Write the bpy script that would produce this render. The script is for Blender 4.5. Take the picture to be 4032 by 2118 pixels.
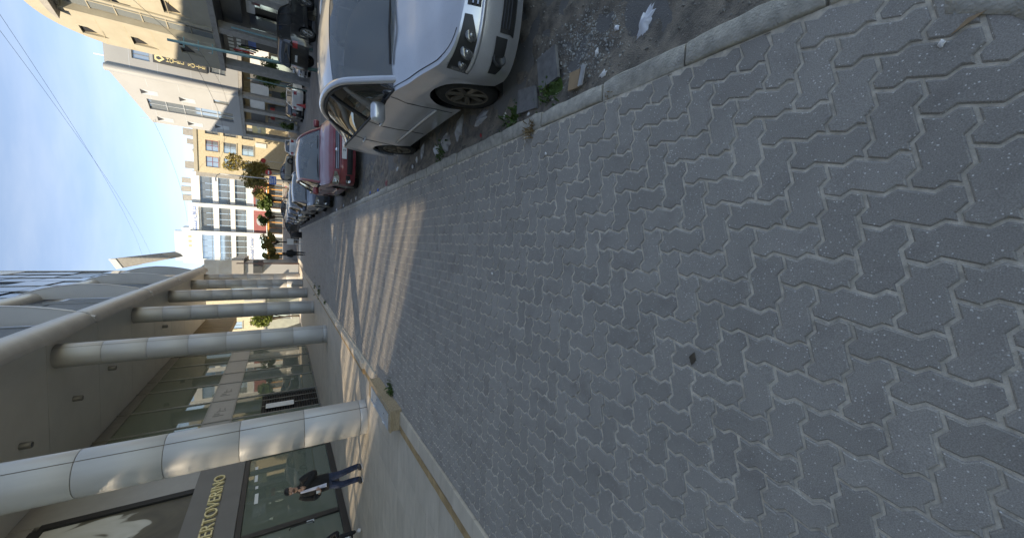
import bpy, bmesh, math, random
from mathutils import Vector, Matrix, noise as mnoise

for o in list(bpy.data.objects):
    bpy.data.objects.remove(o, do_unlink=True)
scene = bpy.context.scene
COL = scene.collection
rnd = random.Random(7)

# ------------------------------------------------------------------ camera
# ultra-wide phone lens held on its side: picture right = down
CAM_H, PITCH, YAW = 1.75, math.radians(31.96), math.radians(4.10)
cR = Vector((math.cos(YAW), math.sin(YAW), 0))
cFh = Vector((-math.sin(YAW), math.cos(YAW), 0))
cF = cFh * math.cos(PITCH) - Vector((0, 0, 1)) * math.sin(PITCH)
cD = cFh * -math.sin(PITCH) - Vector((0, 0, 1)) * math.cos(PITCH)
cam_data = bpy.data.cameras.new('camera')
cam_data.sensor_fit = 'HORIZONTAL'
cam_data.sensor_width = 36.0
cam_data.lens = 36.0 * 1455.0 / 4032.0
cam_data.clip_start = 0.05
cam_data.clip_end = 4000
cam = bpy.data.objects.new('camera', cam_data)
COL.objects.link(cam)
cam.matrix_world = Matrix(((cD.x, cR.x, -cF.x, 0), (cD.y, cR.y, -cF.y, 0), (cD.z, cR.z, -cF.z, CAM_H), (0, 0, 0, 1)))
scene.camera = cam

# ------------------------------------------------------------------ sun and sky
SUN_EL = math.radians(36.0)
TRAVEL = Vector((0.84, 0.543, 0)).normalized()          # the way the sunlight travels over the ground
sd = bpy.data.lights.new('sun', 'SUN')
sd.energy = 2.9
sd.angle = math.radians(0.53)
sd.color = (1.0, 0.97, 0.925)
sun = bpy.data.objects.new('sun', sd)
COL.objects.link(sun)
ray = (TRAVEL * math.cos(SUN_EL) + Vector((0, 0, -math.sin(SUN_EL)))).normalized()
sun.rotation_euler = ray.to_track_quat('-Z', 'Y').to_euler()
sun.location = (-30, -20, 40)

world = bpy.data.worlds.new('World')
scene.world = world
world.use_nodes = True
nt = world.node_tree
nt.nodes.clear()
wout = nt.nodes.new('ShaderNodeOutputWorld')
bg = nt.nodes.new('ShaderNodeBackground')
sky = nt.nodes.new('ShaderNodeTexSky')
sky.sky_type = 'NISHITA'
sky.sun_disc = False
sky.sun_elevation = SUN_EL
# Blender: rotation 0 puts the sun at +Y, growing clockwise seen from above
sky.sun_rotation = math.atan2(-TRAVEL.x, -TRAVEL.y)
sky.altitude = 800
sky.air_density = 0.62
sky.dust_density = 0.05
sky.ozone_density = 1.8
bg.inputs['Strength'].default_value = 0.135
# thin veils of high cloud
tc = nt.nodes.new('ShaderNodeTexCoord')
mp = nt.nodes.new('ShaderNodeMapping')
mp.inputs['Scale'].default_value = (1.2, 1.2, 6.0)
mp.inputs['Rotation'].default_value = (0.25, 0.1, 0.4)
nz = nt.nodes.new('ShaderNodeTexNoise')
nz.inputs['Scale'].default_value = 2.2
nz.inputs['Detail'].default_value = 6
nz.inputs['Roughness'].default_value = 0.55
rp = nt.nodes.new('ShaderNodeValToRGB')
rp.color_ramp.elements[0].position = 0.50
rp.color_ramp.elements[0].color = (0.0, 0.0, 0.0, 1)
rp.color_ramp.elements[1].position = 0.80
rp.color_ramp.elements[1].color = (0.06, 0.06, 0.06, 1)
mx = nt.nodes.new('ShaderNodeMixRGB')
mx.inputs['Color2'].default_value = (7.4, 7.8, 8.2, 1)
nt.links.new(tc.outputs['Generated'], mp.inputs['Vector'])
nt.links.new(mp.outputs['Vector'], nz.inputs['Vector'])
nt.links.new(nz.outputs['Fac'], rp.inputs['Fac'])
nt.links.new(rp.outputs['Color'], mx.inputs['Fac'])
nt.links.new(sky.outputs['Color'], mx.inputs['Color1'])
nt.links.new(mx.outputs['Color'], bg.inputs['Color'])
nt.links.new(bg.outputs['Background'], wout.inputs['Surface'])

vs = scene.view_settings
vs.view_transform = 'Standard'
vs.look = 'None'
vs.gamma = 1.0
vs.use_curve_mapping = False
vs.exposure = 1.58
vs.use_white_balance = True            # phone balanced for the open shade
vs.white_balance_temperature = 9000
vs.white_balance_tint = 10

# ------------------------------------------------------------------ helpers
ORG = {}

def tag(o, label=None, cat=None, group=None, kind=None):
    if label: o['label'] = label
    if cat: o['category'] = cat
    if group: o['group'] = group
    if kind: o['kind'] = kind
    return o

def thing(name, label, cat, loc=(0, 0, 0), rotz=0.0, group=None, local=False):
    """an Empty at the thing's base; local=True when its parts are drawn around the origin"""
    o = bpy.data.objects.new(name, None)
    o.empty_display_size = 0.3
    COL.objects.link(o)
    o.location = loc
    o.rotation_euler = (0, 0, rotz)
    ORG[o.name] = Vector((0, 0, 0)) if local else Vector(loc)
    return tag(o, label, cat, group)

class MB:
    def __init__(self):
        self.v, self.f = [], []
    def poly(self, pts):
        b = len(self.v)
        self.v += [tuple(p) for p in pts]
        self.f.append(tuple(range(b, b + len(pts))))
        return self
    def box(self, c, s, rz=0.0, rx=0.0, ry=0.0):
        b = len(self.v)
        M = Matrix.Rotation(rz, 3, 'Z') @ Matrix.Rotation(ry, 3, 'Y') @ Matrix.Rotation(rx, 3, 'X')
        for dz in (-.5, .5):
            for dx, dy in ((-.5, -.5), (.5, -.5), (.5, .5), (-.5, .5)):
                p = M @ Vector((dx * s[0], dy * s[1], dz * s[2]))
                self.v.append((p.x + c[0], p.y + c[1], p.z + c[2]))
        self.f += [tuple(b + i for i in q) for q in ((3, 2, 1, 0), (4, 5, 6, 7), (0, 1, 5, 4), (1, 2, 6, 5), (2, 3, 7, 6), (3, 0, 4, 7))]
        return self
    def span(self, a, b, rz=0.0):
        return self.box([(a[i] + b[i]) / 2 for i in range(3)], [abs(b[i] - a[i]) for i in range(3)], rz)
    def prism(self, pts, vec):
        """closed solid: polygon pts (3-D) swept by vec"""
        b = len(self.v); n = len(pts); vec = Vector(vec)
        pts = [Vector(p) for p in pts]
        self.v += [tuple(p) for p in pts] + [tuple(p + vec) for p in pts]
        nr = Vector((0, 0, 0))
        for i in range(n):
            nr += pts[i].cross(pts[(i + 1) % n])
        flip = nr.dot(vec) > 0
        lo = tuple(range(b, b + n)); hi = tuple(range(b + n, b + 2 * n))
        self.f.append(tuple(reversed(lo)) if flip else lo)
        self.f.append(hi if flip else tuple(reversed(hi)))
        for i in range(n):
            j = (i + 1) % n
            q = (b + i, b + j, b + n + j, b + n + i)
            self.f.append(q if flip else tuple(reversed(q)))
        return self
    def tube(self, path, r, n=8, caps=True, sq=None):
        """round bar along a path; r a number or a list; sq=(a,b) flattens"""
        path = [Vector(p) for p in path]
        m = len(path); b = len(self.v)
        rs = r if isinstance(r, (list, tuple)) else [r] * m
        ref = None
        for i, p in enumerate(path):
            t = (path[min(i + 1, m - 1)] - path[max(i - 1, 0)])
            if t.length < 1e-9: t = Vector((0, 0, 1))
            t.normalize()
            if ref is None:
                ref = t.cross(Vector((0, 0, 1)))
                if ref.length < 0.05: ref = t.cross(Vector((0, 1, 0)))
                ref.normalize()
            ref = (ref - t * ref.dot(t)).normalized()
            up = t.cross(ref)
            for k in range(n):
                a = 2 * math.pi * k / n
                q = p + ref * math.cos(a) * rs[i] * (sq[0] if sq else 1) + up * math.sin(a) * rs[i] * (sq[1] if sq else 1)
                self.v.append(tuple(q))
        for i in range(m - 1):
            for k in range(n):
                k2 = (k + 1) % n
                self.f.append((b + i * n + k, b + i * n + k2, b + (i + 1) * n + k2, b + (i + 1) * n + k))
        if caps:
            self.f.append(tuple(b + k for k in reversed(range(n))))
            self.f.append(tuple(b + (m - 1) * n + k for k in range(n)))
        return self
    def lathe(self, prof, c=(0, 0, 0), n=24, axis='Z', a0=0.0, a1=None):
        b = len(self.v); m = len(prof)
        full = a1 is None
        cnt = n if full else n + 1
        for k in range(cnt):
            a = a0 + (2 * math.pi * k / n if full else (a1 - a0) * k / n)
            for r, z in prof:
                x, y = r * math.cos(a), r * math.sin(a)
                p = (x, y, z) if axis == 'Z' else ((z, x, y) if axis == 'X' else (y, z, x))
                self.v.append((p[0] + c[0], p[1] + c[1], p[2] + c[2]))
        for k in range(n):
            k2 = (k + 1) % cnt
            for i in range(m - 1):
                self.f.append((b + k * m + i, b + k2 * m + i, b + k2 * m + i + 1, b + k * m + i + 1))
        return self
    def grid(self, fn, nu, nv):
        b = len(self.v)
        for i in range(nu + 1):
            for j in range(nv + 1):
                self.v.append(tuple(fn(i / nu, j / nv)))
        for i in range(nu):
            for j in range(nv):
                a = b + i * (nv + 1) + j
                self.f.append((a, a + nv + 1, a + nv + 2, a + 1))
        return self
    def blob(self, c, s, seed=0, amp=0.15, sub=2, frq=2.0):
        bm = bmesh.new()
        bmesh.ops.create_icosphere(bm, subdivisions=sub, radius=1)
        b = len(self.v)
        for v in bm.verts:
            k = 1 + amp * mnoise.noise(v.co * frq + Vector((seed * 7.1, seed * 3.3, seed)))
            self.v.append((c[0] + v.co.x * s[0] * k, c[1] + v.co.y * s[1] * k, c[2] + v.co.z * s[2] * k))
        self.f += [tuple(b + v.index for v in f.verts) for f in bm.faces]
        bm.free()
        return self
    def mesh(self, name, mat=None, smooth=False, org=None, fixn=False):
        me = bpy.data.meshes.new(name)
        if org is not None and org.length > 0:
            self.v = [(p[0] - org.x, p[1] - org.y, p[2] - org.z) for p in self.v]
        me.from_pydata(self.v, [], self.f)
        if fixn:
            bm = bmesh.new(); bm.from_mesh(me)
            bmesh.ops.remove_doubles(bm, verts=bm.verts, dist=1e-5)
            bmesh.ops.recalc_face_normals(bm, faces=bm.faces)
            bm.to_mesh(me); bm.free()
        if smooth:
            me.polygons.foreach_set('use_smooth', [True] * len(me.polygons))
        me.update()
        if mat: me.materials.append(mat)
        return me
    def build(self, name, mat, parent=None, smooth=False, fixn=False, bevel=0, auto=None):
        org = ORG.get(parent.name) if parent else None
        me = self.mesh(name, mat, smooth, org, fixn)
        o = bpy.data.objects.new(name, me)
        COL.objects.link(o)
        if parent:
            o.parent = parent
            ORG[o.name] = org
        if bevel:
            md = o.modifiers.new('bevel', 'BEVEL'); md.width = bevel; md.segments = 2; md.limit_method = 'ANGLE'
        if auto is not None:
            me.polygons.foreach_set('use_smooth', [True] * len(me.polygons))
            try: me.set_sharp_from_angle(angle=math.radians(auto))
            except Exception: pass
        return o

def link_mesh(name, me, parent, loc=(0, 0, 0), rot=(0, 0, 0)):
    o = bpy.data.objects.new(name, me)
    COL.objects.link(o)
    o.parent = parent
    o.location = loc
    o.rotation_euler = rot
    ORG[o.name] = ORG.get(parent.name)
    return o

def copy_tree(o, parent=None):
    c = o.copy(); COL.objects.link(c)
    c.parent = parent
    if parent: c.matrix_parent_inverse = o.matrix_parent_inverse
    for ch in o.children:
        copy_tree(ch, c)
    return c

def text_mb(s, size, depth, place, font_w=1.0, spacing=1.0, width=None):
    """letters as solid geometry; place maps (x along, y up, z out) to the world"""
    cu = bpy.data.curves.new('letters', 'FONT')
    cu.body = s; cu.size = size; cu.extrude = depth / 2; cu.space_character = spacing
    cu.align_x = 'CENTER'; cu.align_y = 'CENTER'; cu.resolution_u = 3
    ob = bpy.data.objects.new('letters', cu); COL.objects.link(ob)
    dg = bpy.context.evaluated_depsgraph_get()
    me = bpy.data.meshes.new_from_object(ob.evaluated_get(dg))
    if width:
        xs_ = [v.co.x for v in me.vertices]; font_w = width / (max(xs_) - min(xs_))
    m = MB()
    m.v = [tuple(place(v.co.x * font_w, v.co.y, v.co.z)) for v in me.vertices]
    m.f = [tuple(p.vertices) for p in me.polygons]
    bpy.data.objects.remove(ob); bpy.data.curves.remove(cu); bpy.data.meshes.remove(me)
    return m

# ------------------------------------------------------------------ materials
def nmat(name):
    m = bpy.data.materials.new(name); m.use_nodes = True
    t = m.node_tree
    return m, t, t.nodes['Principled BSDF']

def mat(name, col, rough=0.6, metal=0.0, var=0.12, scale=3.0, bump=0.0, bscale=40.0, col2=None, spec=0.5, coat=0.0,
        coords='POS', detail=5, stretch=None, emit=None, rvar=0.0, objrand=0.0):
    m, t, p = nmat(name)
    N, L = t.nodes.new, t.links.new
    if coords == 'POS':
        src = N('ShaderNodeNewGeometry').outputs['Position']
    else:
        src = N('ShaderNodeTexCoord').outputs['Object']
    if stretch:
        mpn = N('ShaderNodeMapping'); mpn.inputs['Scale'].default_value = stretch
        L(src, mpn.inputs['Vector']); src = mpn.outputs['Vector']
    n = N('ShaderNodeTexNoise'); n.inputs['Scale'].default_value = scale; n.inputs['Detail'].default_value = detail
    n.inputs['Roughness'].default_value = 0.6
    L(src, n.inputs['Vector'])
    r = N('ShaderNodeValToRGB')
    c2 = col2 or [c * (1 - var) for c in col]
    c1 = col if col2 else [min(1, c * (1 + var)) for c in col]
    r.color_ramp.elements[0].position = 0.32; r.color_ramp.elements[0].color = (*c2, 1)
    r.color_ramp.elements[1].position = 0.68; r.color_ramp.elements[1].color = (*c1, 1)
    L(n.outputs['Fac'], r.inputs['Fac'])
    out = r.outputs['Color']
    if objrand:
        oi = N('ShaderNodeObjectInfo'); mr = N('ShaderNodeMapRange')
        mr.inputs['To Min'].default_value = 1 - objrand; mr.inputs['To Max'].default_value = 1 + objrand
        L(oi.outputs['Random'], mr.inputs['Value'])
        mm = N('ShaderNodeMixRGB'); mm.blend_type = 'MULTIPLY'; mm.inputs['Fac'].default_value = 1
        L(out, mm.inputs['Color1']); L(mr.outputs['Result'], mm.inputs['Color2']); out = mm.outputs['Color']
    L(out, p.inputs['Base Color'])
    p.inputs['Roughness'].default_value = rough
    p.inputs['Metallic'].default_value = metal
    p.inputs['Specular IOR Level'].default_value = spec
    p.inputs['Coat Weight'].default_value = coat
    p.inputs['Coat Roughness'].default_value = 0.05
    if rvar:
        mr2 = N('ShaderNodeMapRange'); mr2.inputs['To Min'].default_value = max(0.02, rough - rvar); mr2.inputs['To Max'].default_value = min(1, rough + rvar)
        L(n.outputs['Fac'], mr2.inputs['Value']); L(mr2.outputs['Result'], p.inputs['Roughness'])
    if bump:
        nb = N('ShaderNodeTexNoise'); nb.inputs['Scale'].default_value = bscale; nb.inputs['Detail'].default_value = 4
        L(src, nb.inputs['Vector'])
        b = N('ShaderNodeBump'); b.inputs['Strength'].default_value = bump; b.inputs['Distance'].default_value = 0.01
        L(nb.outputs['Fac'], b.inputs['Height']); L(b.outputs['Normal'], p.inputs['Normal'])
    if emit:
        p.inputs['Emission Color'].default_value = (*col, 1); p.inputs['Emission Strength'].default_value = emit
    return m

def glass(name, tint, trans, rough=0.02, spec=0.9, haze=0.25, metal=0.0):
    """thin pane: part see-through, part mirror"""
    m, t, p = nmat(name)
    N, L = t.nodes.new, t.links.new
    p.inputs['Base Color'].default_value = (*[c * haze for c in tint], 1)
    p.inputs['Roughness'].default_value = rough
    p.inputs['Specular IOR Level'].default_value = spec
    p.inputs['IOR'].default_value = 1.7
    p.inputs['Metallic'].default_value = metal
    tr = N('ShaderNodeBsdfTransparent'); tr.inputs['Color'].default_value = (*tint, 1)
    mixn = N('ShaderNodeMixShader'); mixn.inputs['Fac'].default_value = trans
    L(p.outputs['BSDF'], mixn.inputs[1]); L(tr.outputs['BSDF'], mixn.inputs[2])
    L(mixn.outputs['Shader'], t.nodes['Material Output'].inputs['Surface'])
    return m

M = {}

def speckled(name, base, dirt, chip):
    m, t, p = nmat(name)
    N, L = t.nodes.new, t.links.new
    g = N('ShaderNodeNewGeometry').outputs['Position']
    oi = N('ShaderNodeObjectInfo')
    n1 = N('ShaderNodeTexNoise'); n1.inputs['Scale'].default_value = 1.3; n1.inputs['Detail'].default_value = 8; n1.inputs['Roughness'].default_value = 0.65
    L(g, n1.inputs['Vector'])
    n2 = N('ShaderNodeTexNoise'); n2.inputs['Scale'].default_value = 260; n2.inputs['Detail'].default_value = 3
    L(g, n2.inputs['Vector'])
    r1 = N('ShaderNodeValToRGB')
    r1.color_ramp.elements[0].position = 0.3; r1.color_ramp.elements[0].color = (*base, 1)
    r1.color_ramp.elements[1].position = 0.72; r1.color_ramp.elements[1].color = (*dirt, 1)
    L(n1.outputs['Fac'], r1.inputs['Fac'])
    mr = N('ShaderNodeMapRange'); mr.inputs['From Min'].default_value = 0.3; mr.inputs['From Max'].default_value = 0.7
    mr.inputs['To Min'].default_value = 0.78; mr.inputs['To Max'].default_value = 1.22
    L(n2.outputs['Fac'], mr.inputs['Value'])
    mu = N('ShaderNodeMixRGB'); mu.blend_type = 'MULTIPLY'; mu.inputs['Fac'].default_value = 1
    L(r1.outputs['Color'], mu.inputs['Color1']); L(mr.outputs['Result'], mu.inputs['Color2'])
    # each paver a shade of its own: by object, and by cell for the far ones
    mo = N('ShaderNodeMapRange'); mo.inputs['To Min'].default_value = 0.92; mo.inputs['To Max'].default_value = 1.08
    L(oi.outputs['Random'], mo.inputs['Value'])
    mu2 = N('ShaderNodeMixRGB'); mu2.blend_type = 'MULTIPLY'; mu2.inputs['Fac'].default_value = 1
    L(mu.outputs['Color'], mu2.inputs['Color1']); L(mo.outputs['Result'], mu2.inputs['Color2'])
    at = N('ShaderNodeAttribute'); at.attribute_name = 'shade'
    ma = N('ShaderNodeMapRange'); ma.inputs['To Min'].default_value = 1.0; ma.inputs['To Max'].default_value = 1.14
    L(at.outputs['Fac'], ma.inputs['Value'])
    mu3 = N('ShaderNodeMixRGB'); mu3.blend_type = 'MULTIPLY'; mu3.inputs['Fac'].default_value = 1
    L(mu2.outputs['Color'], mu3.inputs['Color1']); L(ma.outputs['Result'], mu3.inputs['Color2'])
    # pale stone chips in the concrete
    vo = N('ShaderNodeTexVoronoi'); vo.inputs['Scale'].default_value = 95
    L(g, vo.inputs['Vector'])
    sp = N('ShaderNodeSeparateColor'); L(vo.outputs['Color'], sp.inputs['Color'])
    thr = N('ShaderNodeMath'); thr.operation = 'MULTIPLY_ADD'; thr.inputs[1].default_value = 0.42; thr.inputs[2].default_value = -0.30
    n3 = N('ShaderNodeTexNoise'); n3.inputs['Scale'].default_value = 5; L(g, n3.inputs['Vector'])
    ad = N('ShaderNodeMath'); ad.operation = 'MULTIPLY_ADD'; ad.inputs[1].default_value = 0.30; L(n3.outputs['Fac'], ad.inputs[0])
    L(sp.outputs['Red'], thr.inputs[0]); L(thr.outputs[0], ad.inputs[2])
    lt = N('ShaderNodeMath'); lt.operation = 'LESS_THAN'; L(vo.outputs['Distance'], lt.inputs[0]); L(ad.outputs[0], lt.inputs[1])
    mc = N('ShaderNodeMixRGB'); mc.inputs['Color2'].default_value = (*chip, 1)
    sc = N('ShaderNodeMath'); sc.operation = 'MULTIPLY'; sc.inputs[1].default_value = 0.75; L(lt.outputs[0], sc.inputs[0])
    L(sc.outputs[0], mc.inputs['Fac']); L(mu3.outputs['Color'], mc.inputs['Color1'])
    # trodden stains and gum
    vs_ = N('ShaderNodeTexNoise'); vs_.inputs['Scale'].default_value = 4.5; vs_.inputs['Detail'].default_value = 7; L(g, vs_.inputs['Vector'])
    rs = N('ShaderNodeValToRGB'); rs.color_ramp.elements[0].position = 0.54; rs.color_ramp.elements[0].color = (1, 1, 1, 1)
    rs.color_ramp.elements[1].position = 0.75; rs.color_ramp.elements[1].color = (0.80, 0.79, 0.79, 1); L(vs_.outputs['Fac'], rs.inputs['Fac'])
    mf = N('ShaderNodeMixRGB'); mf.blend_type = 'MULTIPLY'; mf.inputs['Fac'].default_value = 1
    L(mc.outputs['Color'], mf.inputs['Color1']); L(rs.outputs['Color'], mf.inputs['Color2'])
    vg = N('ShaderNodeTexVoronoi'); vg.inputs['Scale'].default_value = 3.6; L(g, vg.inputs['Vector'])
    sg_ = N('ShaderNodeSeparateColor'); L(vg.outputs['Color'], sg_.inputs['Color'])
    gm = N('ShaderNodeMath'); gm.operation = 'MULTIPLY_ADD'; gm.inputs[1].default_value = 0.14; gm.inputs[2].default_value = -0.075; L(sg_.outputs['Green'], gm.inputs[0])
    gl = N('ShaderNodeMath'); gl.operation = 'LESS_THAN'; L(vg.outputs['Distance'], gl.inputs[0]); L(gm.outputs[0], gl.inputs[1])
    gs = N('ShaderNodeMath'); gs.operation = 'MULTIPLY'; gs.inputs[1].default_value = 0.30; L(gl.outputs[0], gs.inputs[0])
    mg = N('ShaderNodeMixRGB'); mg.inputs['Color2'].default_value = (0.10, 0.095, 0.09, 1)
    L(gs.outputs[0], mg.inputs['Fac']); L(mf.outputs['Color'], mg.inputs['Color1'])
    L(mg.outputs['Color'], p.inputs['Base Color'])
    p.inputs['Roughness'].default_value = 0.78
    p.inputs['Specular IOR Level'].default_value = 0.35
    b = N('ShaderNodeBump'); b.inputs['Strength'].default_value = 0.35; b.inputs['Distance'].default_value = 0.004
    L(n2.outputs['Fac'], b.inputs['Height']); L(b.outputs['Normal'], p.inputs['Normal'])
    return m

M['paver'] = speckled('paver_concrete', (0.325, 0.294, 0.257), (0.400, 0.362, 0.316), (0.86, 0.83, 0.77))
M['joint'] = mat('joint_sand', (0.76, 0.67, 0.54), 0.95, var=0.25, scale=30, bump=0.6, bscale=300)
M['kerb'] = mat('kerb_concrete', (0.60, 0.55, 0.465), 0.9, scale=16, bump=1.0, bscale=90, col2=(0.36, 0.33, 0.28), detail=8, objrand=0.08)
M['asphalt'] = mat('asphalt', (0.215, 0.203, 0.188), 0.9, scale=1.1, bump=0.7, bscale=150, col2=(0.135, 0.128, 0.120), detail=9)
M['dirt'] = mat('gutter_dirt', (0.33, 0.275, 0.215), 0.97, scale=7.0, bump=1.0, bscale=110, col2=(0.105, 0.095, 0.083), detail=9)
M['pebble'] = mat('pebble_grey', (0.36, 0.33, 0.28), 0.85, scale=40, col2=(0.07, 0.068, 0.065))
M['slate'] = mat('slate', (0.19, 0.185, 0.18), 0.6, scale=12, bump=0.2, bscale=60, var=0.25)
M['cream'] = mat('cream_stone', (0.68, 0.59, 0.475), 0.55, scale=2.2, col2=(0.56, 0.48, 0.38), bump=0.12, bscale=30, objrand=0.07, stretch=(1, 3, 1))
M['tan'] = mat('tan_stone', (0.58, 0.385, 0.19), 0.85, scale=9, col2=(0.40, 0.255, 0.12), bump=0.8, bscale=50, objrand=0.08)
M['tan2'] = mat('travertine', (0.50, 0.38, 0.24), 0.8, scale=14, col2=(0.33, 0.245, 0.155), bump=0.6, bscale=60, stretch=(1, 1, 5))
M['alu'] = mat('column_cladding', (0.46, 0.447, 0.425), 0.44, metal=0.12, var=0.10, scale=1.6, rvar=0.08, objrand=0.03, stretch=(1, 1, 0.15))
M['alu2'] = mat('fin_cladding', (0.50, 0.50, 0.50), 0.45, metal=0.2, var=0.05, scale=0.8)
M['tilebed'] = mat('tile_bed', (0.22, 0.20, 0.17), 0.9)
M['signband'] = mat('sign_band_grey', (0.15, 0.142, 0.132), 0.45, var=0.08, scale=1.0)
M['groove'] = mat('joint_dark', (0.27, 0.22, 0.175), 0.8)
M['soffit'] = mat('soffit_panel', (0.62, 0.605, 0.55), 0.6, var=0.05, scale=0.7)
M['spandrel'] = mat('spandrel_grey', (0.32, 0.305, 0.285), 0.4, var=0.05)
M['darkframe'] = mat('bronze_frame', (0.045, 0.040, 0.037), 0.45, metal=0.3)
M['mullion'] = mat('mullion_grey', (0.24, 0.24, 0.225), 0.4, metal=0.4)
M['glass_blue'] = glass('tower_glass', (0.40, 0.55, 0.75), 0.06, 0.05, 1.0)
M['glass_green'] = glass('shop_glass', (0.55, 0.62, 0.50), 0.42, 0.015, 1.0, haze=0.42)
M['glass_far'] = glass('window_glass', (0.34, 0.39, 0.43), 0.04, 0.06, 1.0, haze=0.9, metal=0.55)
M['interior'] = mat('interior_wall', (0.34, 0.35, 0.29), 0.8, var=0.25, scale=0.8)
M['black'] = mat('matt_black', (0.012, 0.012, 0.013), 0.6)
M['white'] = mat('white_paint', (0.66, 0.66, 0.64), 0.55, var=0.05)
M['gold'] = mat('brass_letter', (0.78, 0.66, 0.36), 0.4, metal=0.25)
M['ystone'] = mat('yellow_stone', (0.40, 0.37, 0.295), 0.8, scale=1.5, col2=(0.355, 0.325, 0.255), bump=0.15, bscale=20)
M['ystone2'] = mat('yellow_stone_rough', (0.55, 0.49, 0.36), 0.9, scale=6, col2=(0.45, 0.39, 0.27), bump=0.5, bscale=12)
M['wpanel'] = mat('white_panel', (0.33, 0.335, 0.335), 0.45, var=0.04, scale=0.6)
M['gpanel'] = mat('grey_panel', (0.30, 0.31, 0.315), 0.45, var=0.04, scale=0.6)
M['recess'] = mat('window_recess', (0.42, 0.36, 0.25), 0.8, var=0.08)
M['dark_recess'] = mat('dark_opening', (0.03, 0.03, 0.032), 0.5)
M['conc'] = mat('concrete', (0.30, 0.29, 0.27), 0.85, scale=4, var=0.15, bump=0.3)
M['trunk'] = mat('bark', (0.085, 0.065, 0.045), 0.9, scale=14, var=0.3, bump=0.7)
def leafmat(name, c, c2):
    m = mat(name, c, 0.6, scale=3.5, col2=c2, spec=0.25)
    p = m.node_tree.nodes['Principled BSDF']
    p.inputs['Transmission Weight'].default_value = 0.0
    p.inputs['Subsurface Weight'].default_value = 0.0
    return m
M['leaf'] = leafmat('leaf_green', (0.11, 0.165, 0.045), (0.045, 0.075, 0.022))
M['leaf_o'] = leafmat('leaf_autumn', (0.34, 0.25, 0.075), (0.15, 0.15, 0.05))
M['leaf_y'] = leafmat('leaf_palm', (0.17, 0.20, 0.04), (0.06, 0.085, 0.02))
M['weed'] = leafmat('weed_green', (0.085, 0.14, 0.03), (0.04, 0.075, 0.02))
M['drygrass'] = leafmat('dry_grass', (0.30, 0.20, 0.09), (0.13, 0.085, 0.035))
M['bag'] = mat('white_plastic', (0.72, 0.73, 0.76), 0.4, var=0.06, scale=12, bump=0.35, bscale=30)
M['bag2'] = mat('clear_plastic', (0.36, 0.355, 0.35), 0.3, var=0.2, scale=18, bump=0.4, bscale=30)
M['paper'] = mat('paper', (0.72, 0.70, 0.67), 0.8, var=0.06)
M['card'] = mat('cardboard', (0.36, 0.24, 0.14), 0.85, var=0.15, scale=10)
M['steel'] = mat('painted_steel', (0.45, 0.48, 0.50), 0.4, metal=0.2, var=0.06)
M['teal'] = mat('teal_paint', (0.16, 0.30, 0.31), 0.5, var=0.12)
M['rust'] = mat('brown_steel', (0.14, 0.075, 0.06), 0.6, var=0.2)
M['red'] = mat('red_paint', (0.45, 0.03, 0.03), 0.45)
M['redpanel'] = mat('red_panel', (0.30, 0.10, 0.095), 0.6)
M['blue'] = mat('blue_paint', (0.04, 0.14, 0.50), 0.45)
M['orange'] = mat('orange_trim', (0.62, 0.30, 0.08), 0.5)
M['wire'] = mat('cable', (0.03, 0.03, 0.035), 0.6)
M['wood'] = mat('stained_plaster', (0.30, 0.225, 0.13), 0.7, scale=2.0, col2=(0.13, 0.10, 0.06), stretch=(1, 6, 0.35))
M['skin'] = mat('skin', (0.46, 0.27, 0.19), 0.5, var=0.06)
M['hair'] = mat('dark_hair', (0.012, 0.010, 0.009), 0.55)
M['jacket'] = mat('black_cloth', (0.012, 0.012, 0.013), 0.85, var=0.3, scale=18, bump=0.5, bscale=25)
M['jeans'] = mat('blue_denim', (0.022, 0.036, 0.075), 0.85, var=0.3, scale=14, bump=0.4, bscale=30)
M['shirt'] = mat('pale_shirt', (0.58, 0.60, 0.72), 0.8, bump=0.4, bscale=25)
M['shoe'] = mat('dark_shoe', (0.04, 0.04, 0.042), 0.5, var=0.3)
# ================================================================== GROUND
PX0, PX1 = -2.89, 0.95           # pavement between the stone strip and the kerb
def road_z(y):
    t = max(0.0, min(1.0, (y - 46) / 32.0))
    return -0.13 + 1.75 * t * t * (3 - 2 * t)

g = MB()
ys = [-60, -30, -10] + [i * 2.0 for i in range(-2, 60)] + [130, 170, 260, 500, 1200]
xs = [-700, -120, -30, 1.02, 3, 6, 10, 18, 40, 120, 700]
for y in ys:
    for x in xs:
        g.v.append((x, y, road_z(y) - (0.10 if x < 1 else 0)))
for i in range(len(ys) - 1):
    for j in range(len(xs) - 1):
        a = i * len(xs) + j
        g.f.append((a, a + 1, a + len(xs) + 1, a + len(xs)))
road = tag(g.build('road', M['asphalt']), kind='structure')

# pavement bed with sand-filled joints
pv = MB()
pv.span((PX0 - 0.002, -3.5, -0.11), (PX1 + 0.002, 62, -0.0066))
pavement = tag(pv.build('pavement', M['joint']), kind='structure')

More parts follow.
